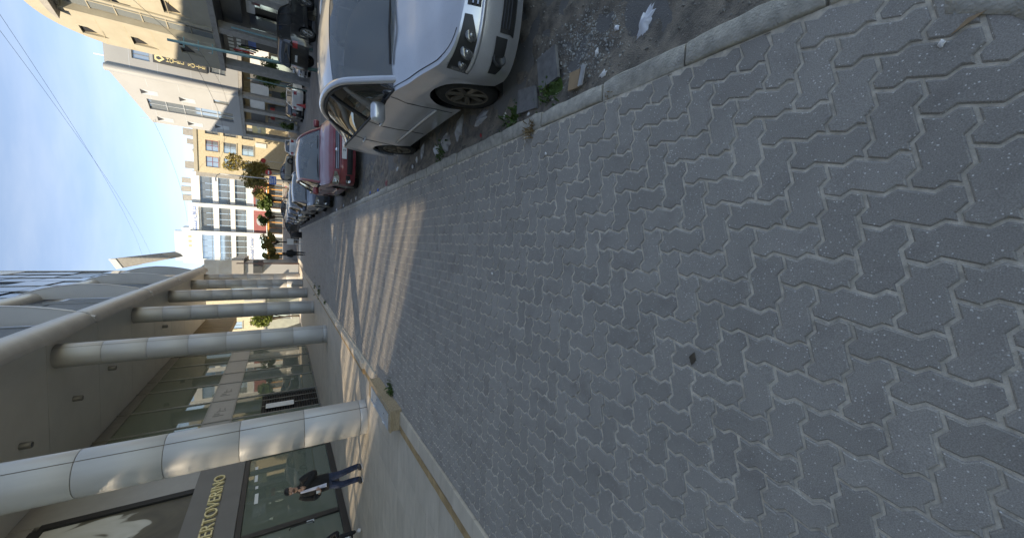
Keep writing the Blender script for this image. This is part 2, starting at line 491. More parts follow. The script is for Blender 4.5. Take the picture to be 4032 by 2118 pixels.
PW = 0.1167                       # paver 233 x 117 mm, wavy edges, laid in herringbone
F0 = 0.040
def wv(t):
    t = t % 1.0
    if t < 0.28: return F0 + (0.108 - F0) * t / 0.28
    if t < 0.54: return 0.108 + (-0.190) * (t - 0.28) / 0.26
    return -0.082 + (F0 + 0.082) * (t - 0.54) / 0.46
def outline(nx, ny):
    pts = []
    def edge(n):
        r = []
        for k in range(n):
            r += [k + 0.28, k + 0.54]
        return r
    pts.append((0, 0))
    pts += [(t, 0) for t in edge(nx)]
    pts.append((nx, 0))
    pts += [(nx, t) for t in edge(ny)]
    pts.append((nx, ny))
    pts += [(t, ny) for t in reversed(edge(nx))]
    pts.append((0, ny))
    pts += [(0, t) for t in reversed(edge(ny))]
    out = []
    for x, y in pts:
        out.append(((x + wv(y)) * PW, (y + wv(x)) * PW))
    cx = sum(p[0] for p in out) / len(out); cy = sum(p[1] for p in out) / len(out)
    return [Vector((p[0], p[1], 0)) for p in out]
def inset(pts, d):
    n = len(pts); r = []
    for i in range(n):
        a, b, c = pts[i - 1], pts[i], pts[(i + 1) % n]
        e1 = (b - a).normalized(); e2 = (c - b).normalized()
        n1 = Vector((-e1.y, e1.x, 0)); n2 = Vector((-e2.y, e2.x, 0))
        bi = (n1 + n2)
        bi = bi / max(0.35, bi.length_squared / 2)
        r.append(b + bi * d)
    return r
def paver_rings(nx, ny, gap=0.0056, ch=0.0050):
    o = outline(nx, ny)
    return inset(o, gap + ch), inset(o, gap)
RING = {(2, 1): paver_rings(2, 1), (1, 2): paver_rings(1, 2)}
def add_paver(m, kind, ox, oy, tilt=(0, 0), dz=0, clamp=None, chamfer=True):
    top, mid = RING[kind]
    ctr = Vector((kind[0] * PW / 2, kind[1] * PW / 2, 0))
    rings = [(top, 0.0), (mid, -0.0050), (mid, -0.018)] if chamfer else [(mid if not chamfer else top, 0.0), (mid, -0.016)]
    b = len(m.v); n = len(top)
    for ring, z in rings:
        for p in ring:
            q = p - ctr
            x, y = p.x + ox, p.y + oy
            if clamp: x = min(max(x, clamp[0]), clamp[1])
            m.v.append((x, y, z + dz + q.x * tilt[0] + q.y * tilt[1]))
    m.f.append(tuple(range(b, b + n)))
    for k in range(len(rings) - 1):
        for i in range(n):
            j = (i + 1) % n
            m.f.append((b + k * n + j, b + k * n + i, b + (k + 1) * n + i, b + (k + 1) * n + j))
paver_me = {}
for kd in RING:
    mm = MB(); add_paver(mm, kd, -kd[0] * PW / 2, -kd[1] * PW / 2)
    paver_me[kd] = mm.mesh('paver', M['paver'])
def screen(P):
    v = Vector(P) - Vector((0, 0, CAM_H)); z = v.dot(cF)
    if z < 0.05: return None
    return (2016 + 1455 * v.dot(cD) / z, 1059 - 1455 * v.dot(cR) / z, z)
cells = []
i0, i1 = int((PX0) / PW) - 2, int(PX1 / PW) + 2
j0, j1 = int(-0.55 / PW), int(46 / PW)
for i in range(i0, i1 + 1):
    for j in range(j0, j1 + 1):
        mk = (i - j) % 4
        if mk == 0: kd = (2, 1)
        elif mk == 3: kd = (1, 2)
        else: continue
        ox, oy = i * PW, j * PW
        cx, cy = ox + kd[0] * PW / 2, oy + kd[1] * PW / 2
        lo, hi = ox - 0.1 * PW, ox + (kd[0] + 0.1) * PW
        if hi - 0.03 < PX0 or lo + 0.03 > PX1: continue
        edge = lo < PX0 + 0.004 or hi > PX1 - 0.004
        s = screen((cx, cy, 0))
        vis = s is not None and -150 < s[0] < 4180 and -150 < s[1] < 2270
        cells.append((s[2] ** 2 / max(0.2, CAM_H / math.hypot(CAM_H, math.hypot(cx, cy))) if s else 99, vis, kd, ox, oy, cx, cy, edge))
cells.sort(key=lambda c: (not c[1], c[0]))
rest = MB(); shade = []
count = 0
for (_, vis, kd, ox, oy, cx, cy, edge) in cells:
    tl = (rnd.gauss(0, 0.008), rnd.gauss(0, 0.008)); dzz = rnd.gauss(0, 0.0011)
    if vis and count < 300:
        count += 1
        if edge:
            mm = MB(); add_paver(mm, kd, ox - cx, oy - cy, clamp=(PX0 + 0.006 - cx, PX1 - 0.008 - cx))
            me = mm.mesh('paver', M['paver'])
        else:
            me = paver_me[kd]
        link_mesh('paver', me, pavement, (cx, cy, dzz), (tl[1], -tl[0], rnd.gauss(0, 0.006)))
    elif cy > 46 or (not vis and (cy < -0.4)):
        continue
    else:
        nf = len(rest.f)
        add_paver(rest, kd, ox, oy, tl, dzz, clamp=(PX0 + 0.006, PX1 - 0.008) if edge else None, chamfer=cy < 9)
        shade += [rnd.random()] * (len(rest.f) - nf)
ro = rest.build('paver_field', M['paver'], pavement)
ro['kind'] = 'stuff'
at = ro.data.attributes.new('shade', 'FLOAT', 'FACE')
at.data.foreach_set('value', shade)

def solo(name, mb, m, loc, label, cat, group=None, smooth=False, **kw):
    """a thing that is one mesh, its origin where it stands"""
    loc = Vector(loc)
    mb.v = [(p[0] - loc.x, p[1] - loc.y, p[2] - loc.z) for p in mb.v]
    o = mb.build(name, m, None, smooth, **kw)
    o.location = loc
    return tag(o, label, cat, group)

# a cement patch and a few crumbs on the pavers
def flat_patch(name, c, r, n, seed, h, m, label, cat, parent=None, jag=0.3, sx=1.0, sy=1.0, rot=0.0, crumple=0.0, group=None, rings=4):
    """an irregular low mound or sheet with a real thickness"""
    rr = random.Random(seed)
    rad = [1 + jag * (rr.random() - 0.5) * 2 for _ in range(n)]
    mb = MB()
    def P(k, q):
        a = 2 * math.pi * k / n
        d = rad[k % n] * r * q
        x, y = math.cos(a) * d * sx, math.sin(a) * d * sy
        x, y = x * math.cos(rot) - y * math.sin(rot), x * math.sin(rot) + y * math.cos(rot)
        z = h * (1 - q ** 3)
        if crumple:
            z += crumple * (0.5 + 0.5 * mnoise.noise(Vector((x * 22 + seed, y * 22, seed * 1.7)))) * (1.15 - q)
        return (c[0] + x, c[1] + y, c[2] + z)
    mb.v.append((c[0], c[1], c[2] + h + crumple * 0.5))
    for k_ in range(1, rings + 1):
        for k in range(n): mb.v.append(P(k, k_ / rings))
    for k in range(n): mb.f.append((0, 1 + k, 1 + (k + 1) % n))
    for k_ in range(rings - 1):
        for k in range(n):
            a = 1 + k_ * n
            mb.f.append((a + k, a + n + k, a + n + (k + 1) % n, a + (k + 1) % n))
    base = len(mb.v); a = 1 + (rings - 1) * n
    for k in range(n):
        p = mb.v[a + k]; mb.v.append((p[0], p[1], c[2] - 0.002))
    for k in range(n):
        mb.f.append((a + k, base + k, base + (k + 1) % n, a + (k + 1) % n))
    mb.f.append(tuple(base + k for k in reversed(range(n))))
    if parent:
        return mb.build(name, m, parent, smooth=True)
    o = solo(name, mb, m, c, label, cat, group, smooth=True)
    return o
flat_patch('cement_patch', (0.80, 0.13, 0.001), 0.17, 14, 3, 0.007, M['kerb'], 'pale cement smear on the pavers beside the kerb', 'cement patch', jag=0.25, sx=0.8, sy=1.1)

# kerb stones
kerb = tag(MB().span((PX1 + 0.006, -3.4, -0.2), (PX1 + 0.118, 62, -0.03)).build('kerb', M['joint']), kind='structure')
y = -0.7
while y < 58:
    L_ = rnd.uniform(0.50, 0.72)
    x0, x1 = PX1 + 0.002 + rnd.gauss(0, 0.003), PX1 + 0.128 + rnd.gauss(0, 0.005)
    zt = 0.006 + rnd.gauss(0, 0.004)
    k = MB()
    ny = 7
    prof = [(x0, -0.05), (x0, zt - 0.008), (x0 + 0.008, zt), (x1 - 0.012, zt - 0.001), (x1, zt - 0.014), (x1, -0.20)]
    for a in range(ny + 1):
        yy = y + 0.008 + (L_ - 0.016) * a / ny
        w = 0.004 if 0 < a < ny else 0.010
        for (px, pz) in prof:
            j_ = mnoise.noise(Vector((px * 9, yy * 7, 3))) * 0.009
            k.v.append((px + (w * -1 if px > x1 - 0.03 else 0) + j_, yy, pz + j_ * 0.8 - (0.004 if a in (0, ny) and pz > -0.01 else 0)))
    n = len(prof)
    for a in range(ny):
        for b in range(n - 1):
            q = a * n + b
            k.f.append((q, q + n, q + n + 1, q + 1))
    k.f.append(tuple(reversed(range(n)))); k.f.append(tuple(ny * n + b for b in range(n)))
    k.build('kerb_stone', M['kerb'], kerb, fixn=True, auto=50)
    y += L_

# gutter of soil, grit and broken asphalt between kerb and parked cars
def gz(x, y):
    h = -0.128 + 0.055 * math.exp(-((x - 1.08) / 0.20) ** 2) + 0.03 * mnoise.noise(Vector((x * 2.1, y * 1.7, 1.2)))
    h += 0.022 * mnoise.noise(Vector((x * 6.5, y * 6.5, 4))) + 0.010 * mnoise.noise(Vector((x * 17, y * 17, 9)))
    e = min(1.0, max(0.0, (2.7 - x) / 0.9)) * min(1.0, max(0.0, (17 - y) / 3))
    return (-0.150) * (1 - e) + max(h, -0.165) * e
gt = MB()
nx, ny = 58, 330
for j in range(ny + 1):
    t = j / ny
    yy = -0.5 + 17.5 * (0.35 * t + 0.65 * t * t)
    for i in range(nx + 1):
        xx = 1.06 + 1.9 * i / nx
        gt.v.append((xx, yy, gz(xx, yy)))
for j in range(ny):
    for i in range(nx):
        a = j * (nx + 1) + i
        gt.f.append((a, a + 1, a + nx + 2, a + nx + 1))
gutter = tag(gt.build('gutter', M['dirt'], smooth=True), kind='structure')

# loose grit and pebbles (nobody could count them)
ico = bmesh.new(); bmesh.ops.create_icosphere(ico, subdivisions=1, radius=1)
iv = [v.co.copy() for v in ico.verts]; iff = [tuple(v.index for v in f.verts) for f in ico.faces]; ico.free()
def scatter(n, fn, rmin, rmax, seed):
    r = random.Random(seed); m = MB()
    for _ in range(n):
        x, y, z = fn(r)
        s = rmin * (rmax / rmin) ** (r.random() ** 2.2)
        b = len(m.v); q = Matrix.Rotation(r.random() * 6.28, 3, 'Z') @ Matrix.Rotation(r.random() * 3, 3, 'X')
        sc = Vector((s * r.uniform(.7, 1.3), s * r.uniform(.7, 1.2), s * r.uniform(.5, .8)))
        for c in iv:
            p = q @ Vector((c.x * sc.x, c.y * sc.y, c.z * sc.z))
            m.v.append((x + p.x, y + p.y, z + s * 0.05 + p.z))
        m.f += [tuple(b + k for k in t) for t in iff]
    return m
def g_any(r):
    y = 0.3 + 7.5 * r.random() ** 1.5; x = 1.10 + 1.2 * r.random() ** 1.4
    return x, y, gz(x, y)
def g_pile(r):
    x, y = r.gauss(1.47, 0.13), r.gauss(2.12, 0.22)
    x = max(1.1, x); return x, y, gz(x, y)
tag(scatter(3600, g_any, 0.0025, 0.014, 5).build('grit', M['pebble']), 'dark grit strewn along the gutter by the kerb', 'grit', kind='stuff')
M['chips'] = mat('pale_chips', (0.52, 0.51, 0.47), 0.8, scale=30, col2=(0.16, 0.16, 0.15))
tag(scatter(1300, g_pile, 0.0035, 0.013, 6).build('gravel', M['chips']), 'patch of pale gravel in the gutter beside dark slab', 'gravel', kind='stuff')
def g_pav(r):
    x = PX0 + 0.1 + 3.6 * r.random(); y = 0.1 + 8 * r.random() ** 1.6
    return x, y, 0.0
tag(scatter(170, g_pav, 0.0018, 0.006, 8).build('stone_chips', M['chips']), 'tiny pale stone chips scattered on the pavers', 'chips', kind='stuff')

# ------------------------------------------------------------------ arcade floor and its stone edging
FX = -3.27                       # edge of the tiled floor
fl = MB().span((-8.66, -14, -0.2), (FX, 49.5, -0.006))
fl.span((FX + 0.001, -14, -0.2), (PX0 - 0.004, 49.5, -0.02))
arcade_floor = tag(fl.build('arcade_floor', M['tilebed']), kind='structure')
tsx, tsy = 0.60, 0.50
tile_me = MB().span((-tsx / 2 + 0.004, -tsy / 2 + 0.004, -0.02), (tsx / 2 - 0.004, tsy / 2 - 0.004, 0)).mesh('floor_tile', M['cream'])
tl_cells = []
for i in range(9):
    for j in range(-2, 98):
        cx, cy = FX - tsx * (i + 0.5), 0.12 + j * tsy
        s = screen((cx, cy, 0))
        vis = s is not None and -100 < s[0] < 4130 and -150 < s[1] < 2260
        tl_cells.append((not vis, s[2] if s else 99, cx, cy))
tl_cells.sort()
restt = MB()
for k, (nv, _, cx, cy) in enumerate(tl_cells):
    if not nv and k < 290:
        link_mesh('floor_tile', tile_me, arcade_floor, (cx, cy, rnd.gauss(0, 0.0006)), (rnd.gauss(0, .001), rnd.gauss(0, .001), 0))
    else:
        restt.span((cx - tsx / 2 + 0.0025, cy - tsy / 2 + 0.0025, -0.02), (cx + tsx / 2 - 0.0025, cy + tsy / 2 - 0.0025, 0))
restt.build('floor_tile_field', M['cream'], arcade_floor)['kind'] = 'stuff'
# cream kerb slabs and a rough tan course between them and the floor
y = 0.3
while y < 48:
    L_ = 0.55 + 0.1 * rnd.random()
    if not (6.1 < y + L_ / 2 < 7.95):
        z = 0.028 + rnd.gauss(0, 0.002)
        MB().span((-3.125, y + 0.003, -0.05), (PX0 - 0.008, y + L_ - 0.003, z)).build('edge_slab', M['cream'], arcade_floor, bevel=0.004)
    y += L_
y = 0.1
while y < 48:
    L_ = 0.40 + 0.2 * rnd.random()
    if not (6.15 < y + L_ / 2 < 7.9):
        m = MB()
        m.grid(lambda u, v, y=y, L_=L_: (FX + 0.004 + u * 0.136, y + 0.003 + v * (L_ - 0.006), 0.016 + 0.010 * u + 0.005 * mnoise.noise(Vector((u * 3, (y + v * L_) * 9, 2)))), 3, 5)
        m.span((FX + 0.004, y + 0.003, -0.05), (FX + 0.140, y + L_ - 0.003, 0.008))
        m.build('edge_stone', M['tan'], arcade_floor)
    y += L_
# further on a second low step runs outside the edging
y = 9.4
while y < 46:
    L_ = 0.75
    MB().span((-3.125, y + 0.004, 0.0), (-2.99, y + L_ - 0.004, 0.085)).build('step_stone', M['cream'], arcade_floor, bevel=0.005)
    MB().span((-3.26, y + 0.004, 0.0), (-3.128, y + L_ - 0.004, 0.05)).build('step_tread', M['tan'], arcade_floor, bevel=0.005)
    y += L_

# stone service box with a metal hatch, standing in the edging
bx = thing('service_box', 'low tan stone box with a grey metal hatch at the pavement edge', 'service box', (-3.04, 7.0, 0))
MB().span((-3.215, 6.20, -0.05), (-2.855, 7.92, 0.165)).build('stone_body', M['tan2'], bx, bevel=0.008)
for k in range(3):
    MB().span((-2.94, 6.18 + k * 0.585, 0.166), (-2.845, 6.755 + k * 0.585, 0.20)).build('cap_stone', M['tan2'], bx, bevel=0.006)
MB().span((-3.23, 6.18, 0.166), (-2.945, 6.30, 0.198)).build('cap_stone', M['tan2'], bx, bevel=0.006)
MB().span((-3.23, 7.72, 0.166), (-2.945, 7.935, 0.198)).build('cap_stone', M['tan2'], bx, bevel=0.006)
hf = MB()
for a, b in (((-3.23, 6.305, .168), (-3.19, 7.715, .207)), ((-2.99, 6.305, .168), (-2.95, 7.715, .207)), ((-3.189, 6.305, .168), (-2.991, 6.375, .207)), ((-3.189, 7.645, .168), (-2.991, 7.715, .207))):
    hf.span(a, b)
ho = hf.build('hatch_frame', M['steel'], bx, bevel=0.003)
MB().span((-3.188, 6.377, .168), (-2.992, 7.643, .196)).build('hatch_cover', M['steel'], bx, bevel=0.003)
for yy in (6.55, 7.3):
    MB().tube([(-3.21, yy, .212), (-3.21, yy + .09, .212)], 0.013, 8).build('hinge', M['white'], bx)
for q, yy in ((0, 6.62), (1, 7.2)):
    MB().lathe([(0, .2), (.012, .2), (.012, .1965)], (-3.06 + .03 * q, yy, 0.003), 10).build('lock', M['black'], bx)
# ================================================================== ARCADE BUILDING ON THE LEFT
WX, SX, SOF, TOP = -8.6, -3.66, 8.25, 21.6      # shop wall, upper facade, soffit and roof
ab = thing('arcade_building', 'long grey clad building with round columns, glass shopfronts and bowed fins', 'building', (-8.6, 20, 0))
# body above the arcade (set back behind its glass skin) and the soffit
MB().span((-8.945, -26, SOF + 0.285), (SX - 0.12, 47.9, TOP)).build('upper_wall', M['spandrel'], ab)
y = -2.0
sp_me = None
while y < 47.5:
    y2 = min(y + 4.0, 47.95)
    MB().span((-8.94, y + 0.012, SOF), (SX - 0.02, y2 - 0.012, SOF + 0.28)).build('soffit_panel', M['soffit'], ab)
    y = y2 + 0.0001
MB().span((-8.94, -26, SOF + .01), (SX - 0.02, -2.03, SOF + 0.28)).build('soffit_panel', M['soffit'], ab)
# curtain wall: panes between flat bands
rows = [(9.3, 11.2), (11.3, 12.2), (13.0, 14.7), (14.8, 16.5), (16.6, 18.3), (18.4, 20.0)]
pane = {}
for zi, (z0, z1) in enumerate(rows):
    me = MB().span((-0.012, -1.49, z0), (0.012, 1.49, z1)).mesh('glass_pane', M['glass_blue'])
    for k in range(14):
        yc = 7.4 + 3.0 * k
        if yc > 47: continue
        link_mesh('glass_pane', me, ab, (SX - 0.03 - ORG[ab.name].x, yc - ORG[ab.name].y, 0), (0, rnd.gauss(0, 0.002), rnd.gauss(0, 0.0015)))
for z0, z1 in ((8.53, 9.29), (12.21, 12.99), (20.01, 21.6)):
    MB().span((SX - 0.11, 5.9, z0), (SX + 0.01, 47.95, z1)).build('wall_band', M['alu2'], ab)
MB().span((SX - 0.2, 47.96, SOF + .3), (SX + 0.06, 48.2, TOP + .2)).build('corner_trim', M['alu2'], ab)
for k in range(15):
    MB().span((SX - 0.02, 5.87 + 3.0 * k, 9.3), (SX + 0.03, 5.93 + 3.0 * k, 20.0)).build('mullion', M['mullion'], ab)
# bowed fins, flat steel blades that swell out between two cornices
bow = [(8.05, -3.42), (8.25, -3.36), (8.7, -3.16), (9.2, -3.04), (9.8, -2.94), (10.4, -2.89), (10.9, -2.88), (11.5, -2.95), (12.1, -3.06), (12.7, -3.25), (13.2, -3.52), (13.35, -3.60)]
FIN_Y = [13.4, 21.1, 28.8, 36.0, 43.2]
for fy in FIN_Y:
    pts = [(SX + 0.02, fy, 8.05)] + [(x, fy, z) for z, x in bow] + [(SX + 0.02, fy, 13.35)]
    fo = MB().prism(pts, (0, 0.10, 0)).build('fin', M['alu2'], ab)
    path = [(x + 0.01, fy + 0.05, z) for z, x in bow]
    MB().tube(path, 0.035, 8, sq=(2.4, 0.8)).build('fin_edge', M['alu2'], fo)
# rounded cornices between the fins
def cornice(y0, y1, zc, r, xo, nm):
    m = MB()
    n = 14
    prof = []
    for a in range(n + 1):
        t = -math.pi / 2 + math.pi * a / n
        prof.append((xo + r * 0.95 * math.cos(t), zc + r * math.sin(t)))
    pts = [(SX - 0.02, zc - r)] + prof + [(SX - 0.02, zc + r)]
    m.prism([(x, y0, z) for x, z in pts], (0, y1 - y0, 0))
    m.build(nm, M['alu'], ab, auto=35)
edges = [5.9] + FIN_Y + [47.9]
for a, b in zip(edges[:-1], edges[1:]):
    cornice(a + (0.11 if a > 6 else 0), b - 0.01, 8.52, 0.47, SX + 0.02, 'cornice')
    cornice(a + (0.11 if a > 6 else 0), b - 0.01, 12.6, 0.40, SX - 0.02, 'cornice')

# columns clad in curved sheets, seven courses in two halves
CX_, CR = -4.30, 0.405
seg_z = [0.0, 0.17] + [0.17 + 1.153 * k for k in range(1, 7)] + [SOF]
col0 = None
seg_me = []
for a, b in zip(seg_z[:-1], seg_z[1:]):
    pair = []
    for (t0, t1) in ((-0.62, 2.51), (2.53, 5.65)):
        m = MB()
        prof = [(CR - 0.03, a + 0.005), (CR - 0.004, a + 0.005), (CR, a + 0.012), (CR, b - 0.012), (CR - 0.004, b - 0.005), (CR - 0.03, b - 0.005)]
        m.lathe(prof, n=18, a0=t0 + 0.012, a1=t1 - 0.012)
        pair.append(m.mesh('cladding_panel', M['alu'], smooth=False))
        me = pair[-1]
        me.polygons.foreach_set('use_smooth', [True] * len(me.polygons)); me.set_sharp_from_angle(angle=math.radians(35))
    seg_me.append(pair)
core_me = MB().lathe([(0, 0), (CR - 0.02, 0), (CR - 0.02, SOF + 0.0), (0, SOF)], n=24).mesh('column', M['groove'], smooth=True)
COL_Y = [9.35, 18.6, 26.4, 33.6, 41.0, 47.2]
for cy in COL_Y:
    c = link_mesh('column', core_me, ab, Vector((CX_, cy, 0)) - ORG[ab.name])
    for pair in seg_me:
        for me in pair:
            link_mesh('cladding_panel', me, c)

# shop wall behind the columns ------------------------------------------------
MB().span((-8.98, 11.2, 0), (WX - 0.22, 34.4, SOF - 0.01)).build('back_wall', M['interior'], ab)
def frame_box(a, b, nm, m, par=ab):
    return MB().span(a, b).build(nm, m, par, bevel=0.006)
# lettered shop, nearest the camera
frame_box((WX - 0.10, 11.0, 2.90), (WX + 0.10, 16.98, 4.22), 'sign_band', M['signband'])
frame_box((WX - 0.08, 16.84, 0.0), (WX + 0.07, 16.98, 2.895), 'window_jamb', M['darkframe'])
frame_box((WX - 0.08, 12.28, 0.20), (WX + 0.07, 12.46, 2.74), 'window_jamb', M['darkframe'])
frame_box((WX - 0.08, 11.0, 2.75), (WX + 0.075, 16.83, 2.895), 'window_head', M['darkframe'])
frame_box((WX - 0.08, 11.0, 0.004), (WX + 0.11, 16.83, 0.19), 'window_plinth', M['darkframe'])
MB().span((WX - .012, 12.47, .195), (WX + .012, 16.83, 2.745)).build('glass_pane', M['glass_green'], ab)
dr = MB().span((WX - .012, 11.25, .195), (WX + .012, 12.27, 2.745)).build('door_leaf', M['glass_green'], ab)
MB().tube([(WX + .03, 12.12, 1.55), (WX + .10, 12.12, 1.52), (WX + .10, 12.12, 0.95), (WX + .03, 12.12, 0.92)], .014, 8).build('door_handle', M['black'], dr)
MB().span((WX + .015, 12.17, .9), (WX + .05, 12.27, 1.1)).build('door_lock', M['steel'], dr)
for (yy, zz, h, w) in ((16.14, 2.53, .09, .20), (15.43, 2.51, .09, .42), (14.85, 2.47, .08, .16), (14.2, 2.45, .10, .56), (11.75, 1.85, .12, .40)):
    MB().span((WX + .013, yy - w / 2, zz - h / 2), (WX + .016, yy + w / 2, zz + h / 2)).build('window_sticker', M['paper'], ab)
lt = text_mb('ROBERTOVERINO', 0.46, 0.06, lambda x, y, z: (WX + 0.145 + z, 13.83 + x, 3.56 + y), width=4.25)
lt.build('sign_lettering', M['gold'], ab)
# upper storey of that shop: grey jamb, dark frame and a big black-and-white fashion print
frame_box((WX - 0.10, 15.66, 4.225), (WX + 0.06, 17.02, SOF - 0.005), 'jamb_panel', M['spandrel'])
frame_box((WX - 0.06, 15.40, 4.225), (WX + 0.08, 15.655, 7.62), 'print_frame', M['black'])
frame_box((WX - 0.06, 11.2, 7.50), (WX + 0.08, 15.395, 7.75), 'print_frame', M['black'])
frame_box((WX - 0.10, 11.2, 7.755), (WX + 0.04, 15.655, SOF - 0.005), 'jamb_panel', M['spandrel'])
pm, pt, pp = nmat('print_paper')
_n = pt.nodes.new; _l = pt.links.new
pg = _n('ShaderNodeNewGeometry'); pmap = _n('ShaderNodeMapping'); pmap.inputs['Scale'].default_value = (1, 0.7, 0.45); pmap.inputs['Rotation'].default_value = (0.6, 0, 0)
_l(pg.outputs['Position'], pmap.inputs['Vector'])
pn = _n('ShaderNodeTexNoise'); pn.inputs['Scale'].default_value = 1.1; pn.inputs['Detail'].default_value = 3; pn.inputs['Distortion'].default_value = 1.1
_l(pmap.outputs['Vector'], pn.inputs['Vector'])
pr = _n('ShaderNodeValToRGB')
for i_, (ps, cl) in enumerate(((0.40, (.075, .065, .048, 1)), (0.55, (.12, .105, .075, 1)))):
    pr.color_ramp.elements[i_].position = ps; pr.color_ramp.elements[i_].color = cl
for ps, cl in ((0.58, (.52, .50, .44, 1)), (0.70, (.62, .60, .55, 1))):
    e_ = pr.color_ramp.elements.new(ps); e_.color = cl
_l(pn.outputs['Fac'], pr.inputs['Fac']); _l(pr.outputs['Color'], pp.inputs['Base Color']); pp.inputs['Roughness'].default_value = 0.5
MB().span((WX - .05, 11.2, 4.225), (WX + .01, 15.395, 7.495)).build('fashion_print', pm, ab)
# glass front further on: three storeys of tint, pale band with ghost letters
MY = [17.05, 19.0, 21.12, 23.75, 26.5, 28.4, 31.1, 33.6]
for k, (a, b) in enumerate(zip(MY[:-1], MY[1:])):
    for (z0, z1, mm) in ((0.10, 3.72, M['glass_green']), (4.82, 7.78, M['glass_green'])):
        if k == 2 and z0 < 1:
            MB().span((WX - .012, a + .05, 2.62), (WX + .012, b - .05, z1)).build('glass_pane', mm, ab)
            continue
        MB().span((WX - .012, a + .05, z0), (WX + .012, b - .05, z1)).build('glass_pane', mm, ab)
    MB().span((WX - .02, a + .05, 3.78), (WX + .02, b - .05, 4.76)).build('spandrel_panel', M['spandrel'], ab)
    MB().span((WX - .02, a + .05, 7.86), (WX + .02, b - .05, SOF - .02)).build('spandrel_panel', M['mullion'], ab)
for a in MY:
    MB().span((WX - .06, a - .045, 0.0), (WX + .05, a + .045, SOF - .01)).build('mullion', M['mullion'], ab)
for z in (0.045, 3.75, 4.79, 7.82):
    MB().span((WX - .05, MY[0] + .046, z - .03), (WX + .04, MY[-1] - .046, z + .03)).build('transom', M['mullion'], ab)
for i_ in range(2):     # worn raised marks left on the pale band
    for q, (dy_, dz_, w_, h_) in enumerate(((-.55, .05, .10, .42), (-.32, .12, .16, .22), (-.05, -.02, .08, .36), (.22, .06, .30, .07), (.22, -.14, .22, .06))):
        MB().span((WX + .0205, 22.4 + 2.7 * i_ + dy_ - w_ / 2, 4.27 + dz_ - h_ / 2), (WX + .034, 22.4 + 2.7 * i_ + dy_ + w_ / 2, 4.27 + dz_ + h_ / 2)).build('band_mark', M['mullion'], ab)
# roller grille and a notice in the second bay
vr = MB().span((WX - .10, 21.2, .08), (WX - .06, 23.66, 2.60)).build('vent_backing', M['black'], ab)
for k in range(22):
    MB().box((WX - .01, 22.43, .16 + k * .112), (.07, 2.40, .022), ry=0.5).build('louvre_slat', M['darkframe'], vr)
for yy in (22.0, 22.85):
    MB().span((WX + .035, yy - .025, .09), (WX + .06, yy + .025, 2.6)).build('louvre_post', M['mullion'], vr)
MB().span((WX + .065, 21.62, 1.20), (WX + .075, 22.22, 2.42)).build('notice', M['paper'], vr)
# passage beyond the shops: stained beam and plaster wall
MB().span((-9.1, 34.45, 5.75), (-8.55, 47.9, SOF - .01)).build('beam', M['wood'], ab)
for yy in (38.8, 43.3):
    MB().span((-8.549, yy - .03, 5.76), (-8.53, yy + .03, SOF - .02)).build('beam_joint', M['groove'], ab)
# out of view, added for the light: slats slanted to cast streaks of sun
te = math.tan(SUN_EL)
kx, ky = TRAVEL.x / te, TRAVEL.y / te
slope = -2 * ky
sc = MB()
def slat(yb, w, z0=0.0, z1=SOF + .36):
    sc.prism([(-8.98, yb + slope * z0, z0), (-8.98, yb + w + slope * z0, z0), (-8.98, yb + w + slope * z1, z1), (-8.98, yb + slope * z1, z1)], (0.006, 0, 0))
# bars at a fine pitch; how far they stand apart varies, so the strips of light are soft and uneven
slat(-30.0, 40.6)
yb, pitch = 10.6, 0.08
while yb < 25.5:
    a = mnoise.noise(Vector((yb * 0.55, 3.1, 0))) * 0.9 + mnoise.noise(Vector((yb * 1.9, 9.4, 0))) * 0.75 + mnoise.noise(Vector((yb * 4.5, 1.4, 0))) * 0.35
    op = max(0.0, min(0.44, 0.07 + 0.85 * a))
    op *= min(1.0, 0.15 + (yb - 10.6) / 1.5)
    if yb > 15.2: op *= 0.85
    slat(yb, pitch * (1 - op))
    yb += pitch
slat(yb, 45 - yb)
sw_ = sc.build('added_light_slats', M['interior'], ab); sw_['kind'] = 'stuff'

# spotlights under the soffit
for i_, (x, y) in enumerate(((-6.38, 16.4), (-6.2, 19.7), (-6.06, 23.0), (-6.0, 27.4), (-6.0, 31.8), (-6.0, 36.4), (-6.1, 12.9))):
    t = thing('ceiling_spotlight', ('%s grey spotlight under the arcade soffit counted from the camera' % ('second', 'third', 'fourth', 'fifth', 'sixth', 'seventh', 'first')[i_]), 'spotlight', (x, y, SOF), group='spotlights under the arcade soffit', local=True)
    MB().lathe([(0, 0), (.10, 0), (.10, -.22), (.085, -.24), (.075, -.20), (0, -.19)], n=16).build('housing', M['mullion'], t, auto=40)
    MB().lathe([(0, -.195), (.074, -.205)], n=16).build('lens', M['glass_far'], t)
# ================================================================== RIGHT SIDE OF THE STREET
class Face:
    """a vertical facade: s runs from A towards B, out is the street side"""
    def __init__(self, A, B):
        self.A = Vector((A[0], A[1], 0)); B = Vector((B[0], B[1], 0))
        self.e = (B - self.A).normalized(); self.len = (B - self.A).length
        n = Vector((self.e.y, -self.e.x, 0))
        if n.dot(-self.A) < 0: n = -n
        self.n = n
    def P(self, s, z, o=0.0):
        p = self.A + self.e * s + self.n * o
        return (p.x, p.y, z)
    def slab(self, s0, s1, z0, z1, o0, o1, m=None):
        m = m or MB()
        return m.prism([self.P(s0, z0, o0), self.P(s1, z0, o0), self.P(s1, z1, o0), self.P(s0, z1, o0)], self.n * (o1 - o0))
    def poly(self, pts, o0, o1, m=None):
        m = m or MB()
        return m.prism([self.P(s, z, o0) for s, z in pts], self.n * (o1 - o0))
    def letters(self, txt, size, s, z, o, fw=1.0, flip=1):
        return text_mb(txt, size, 0.03, lambda x, y, zz: self.P(s + flip * x, z + y, o + zz), font_w=fw)

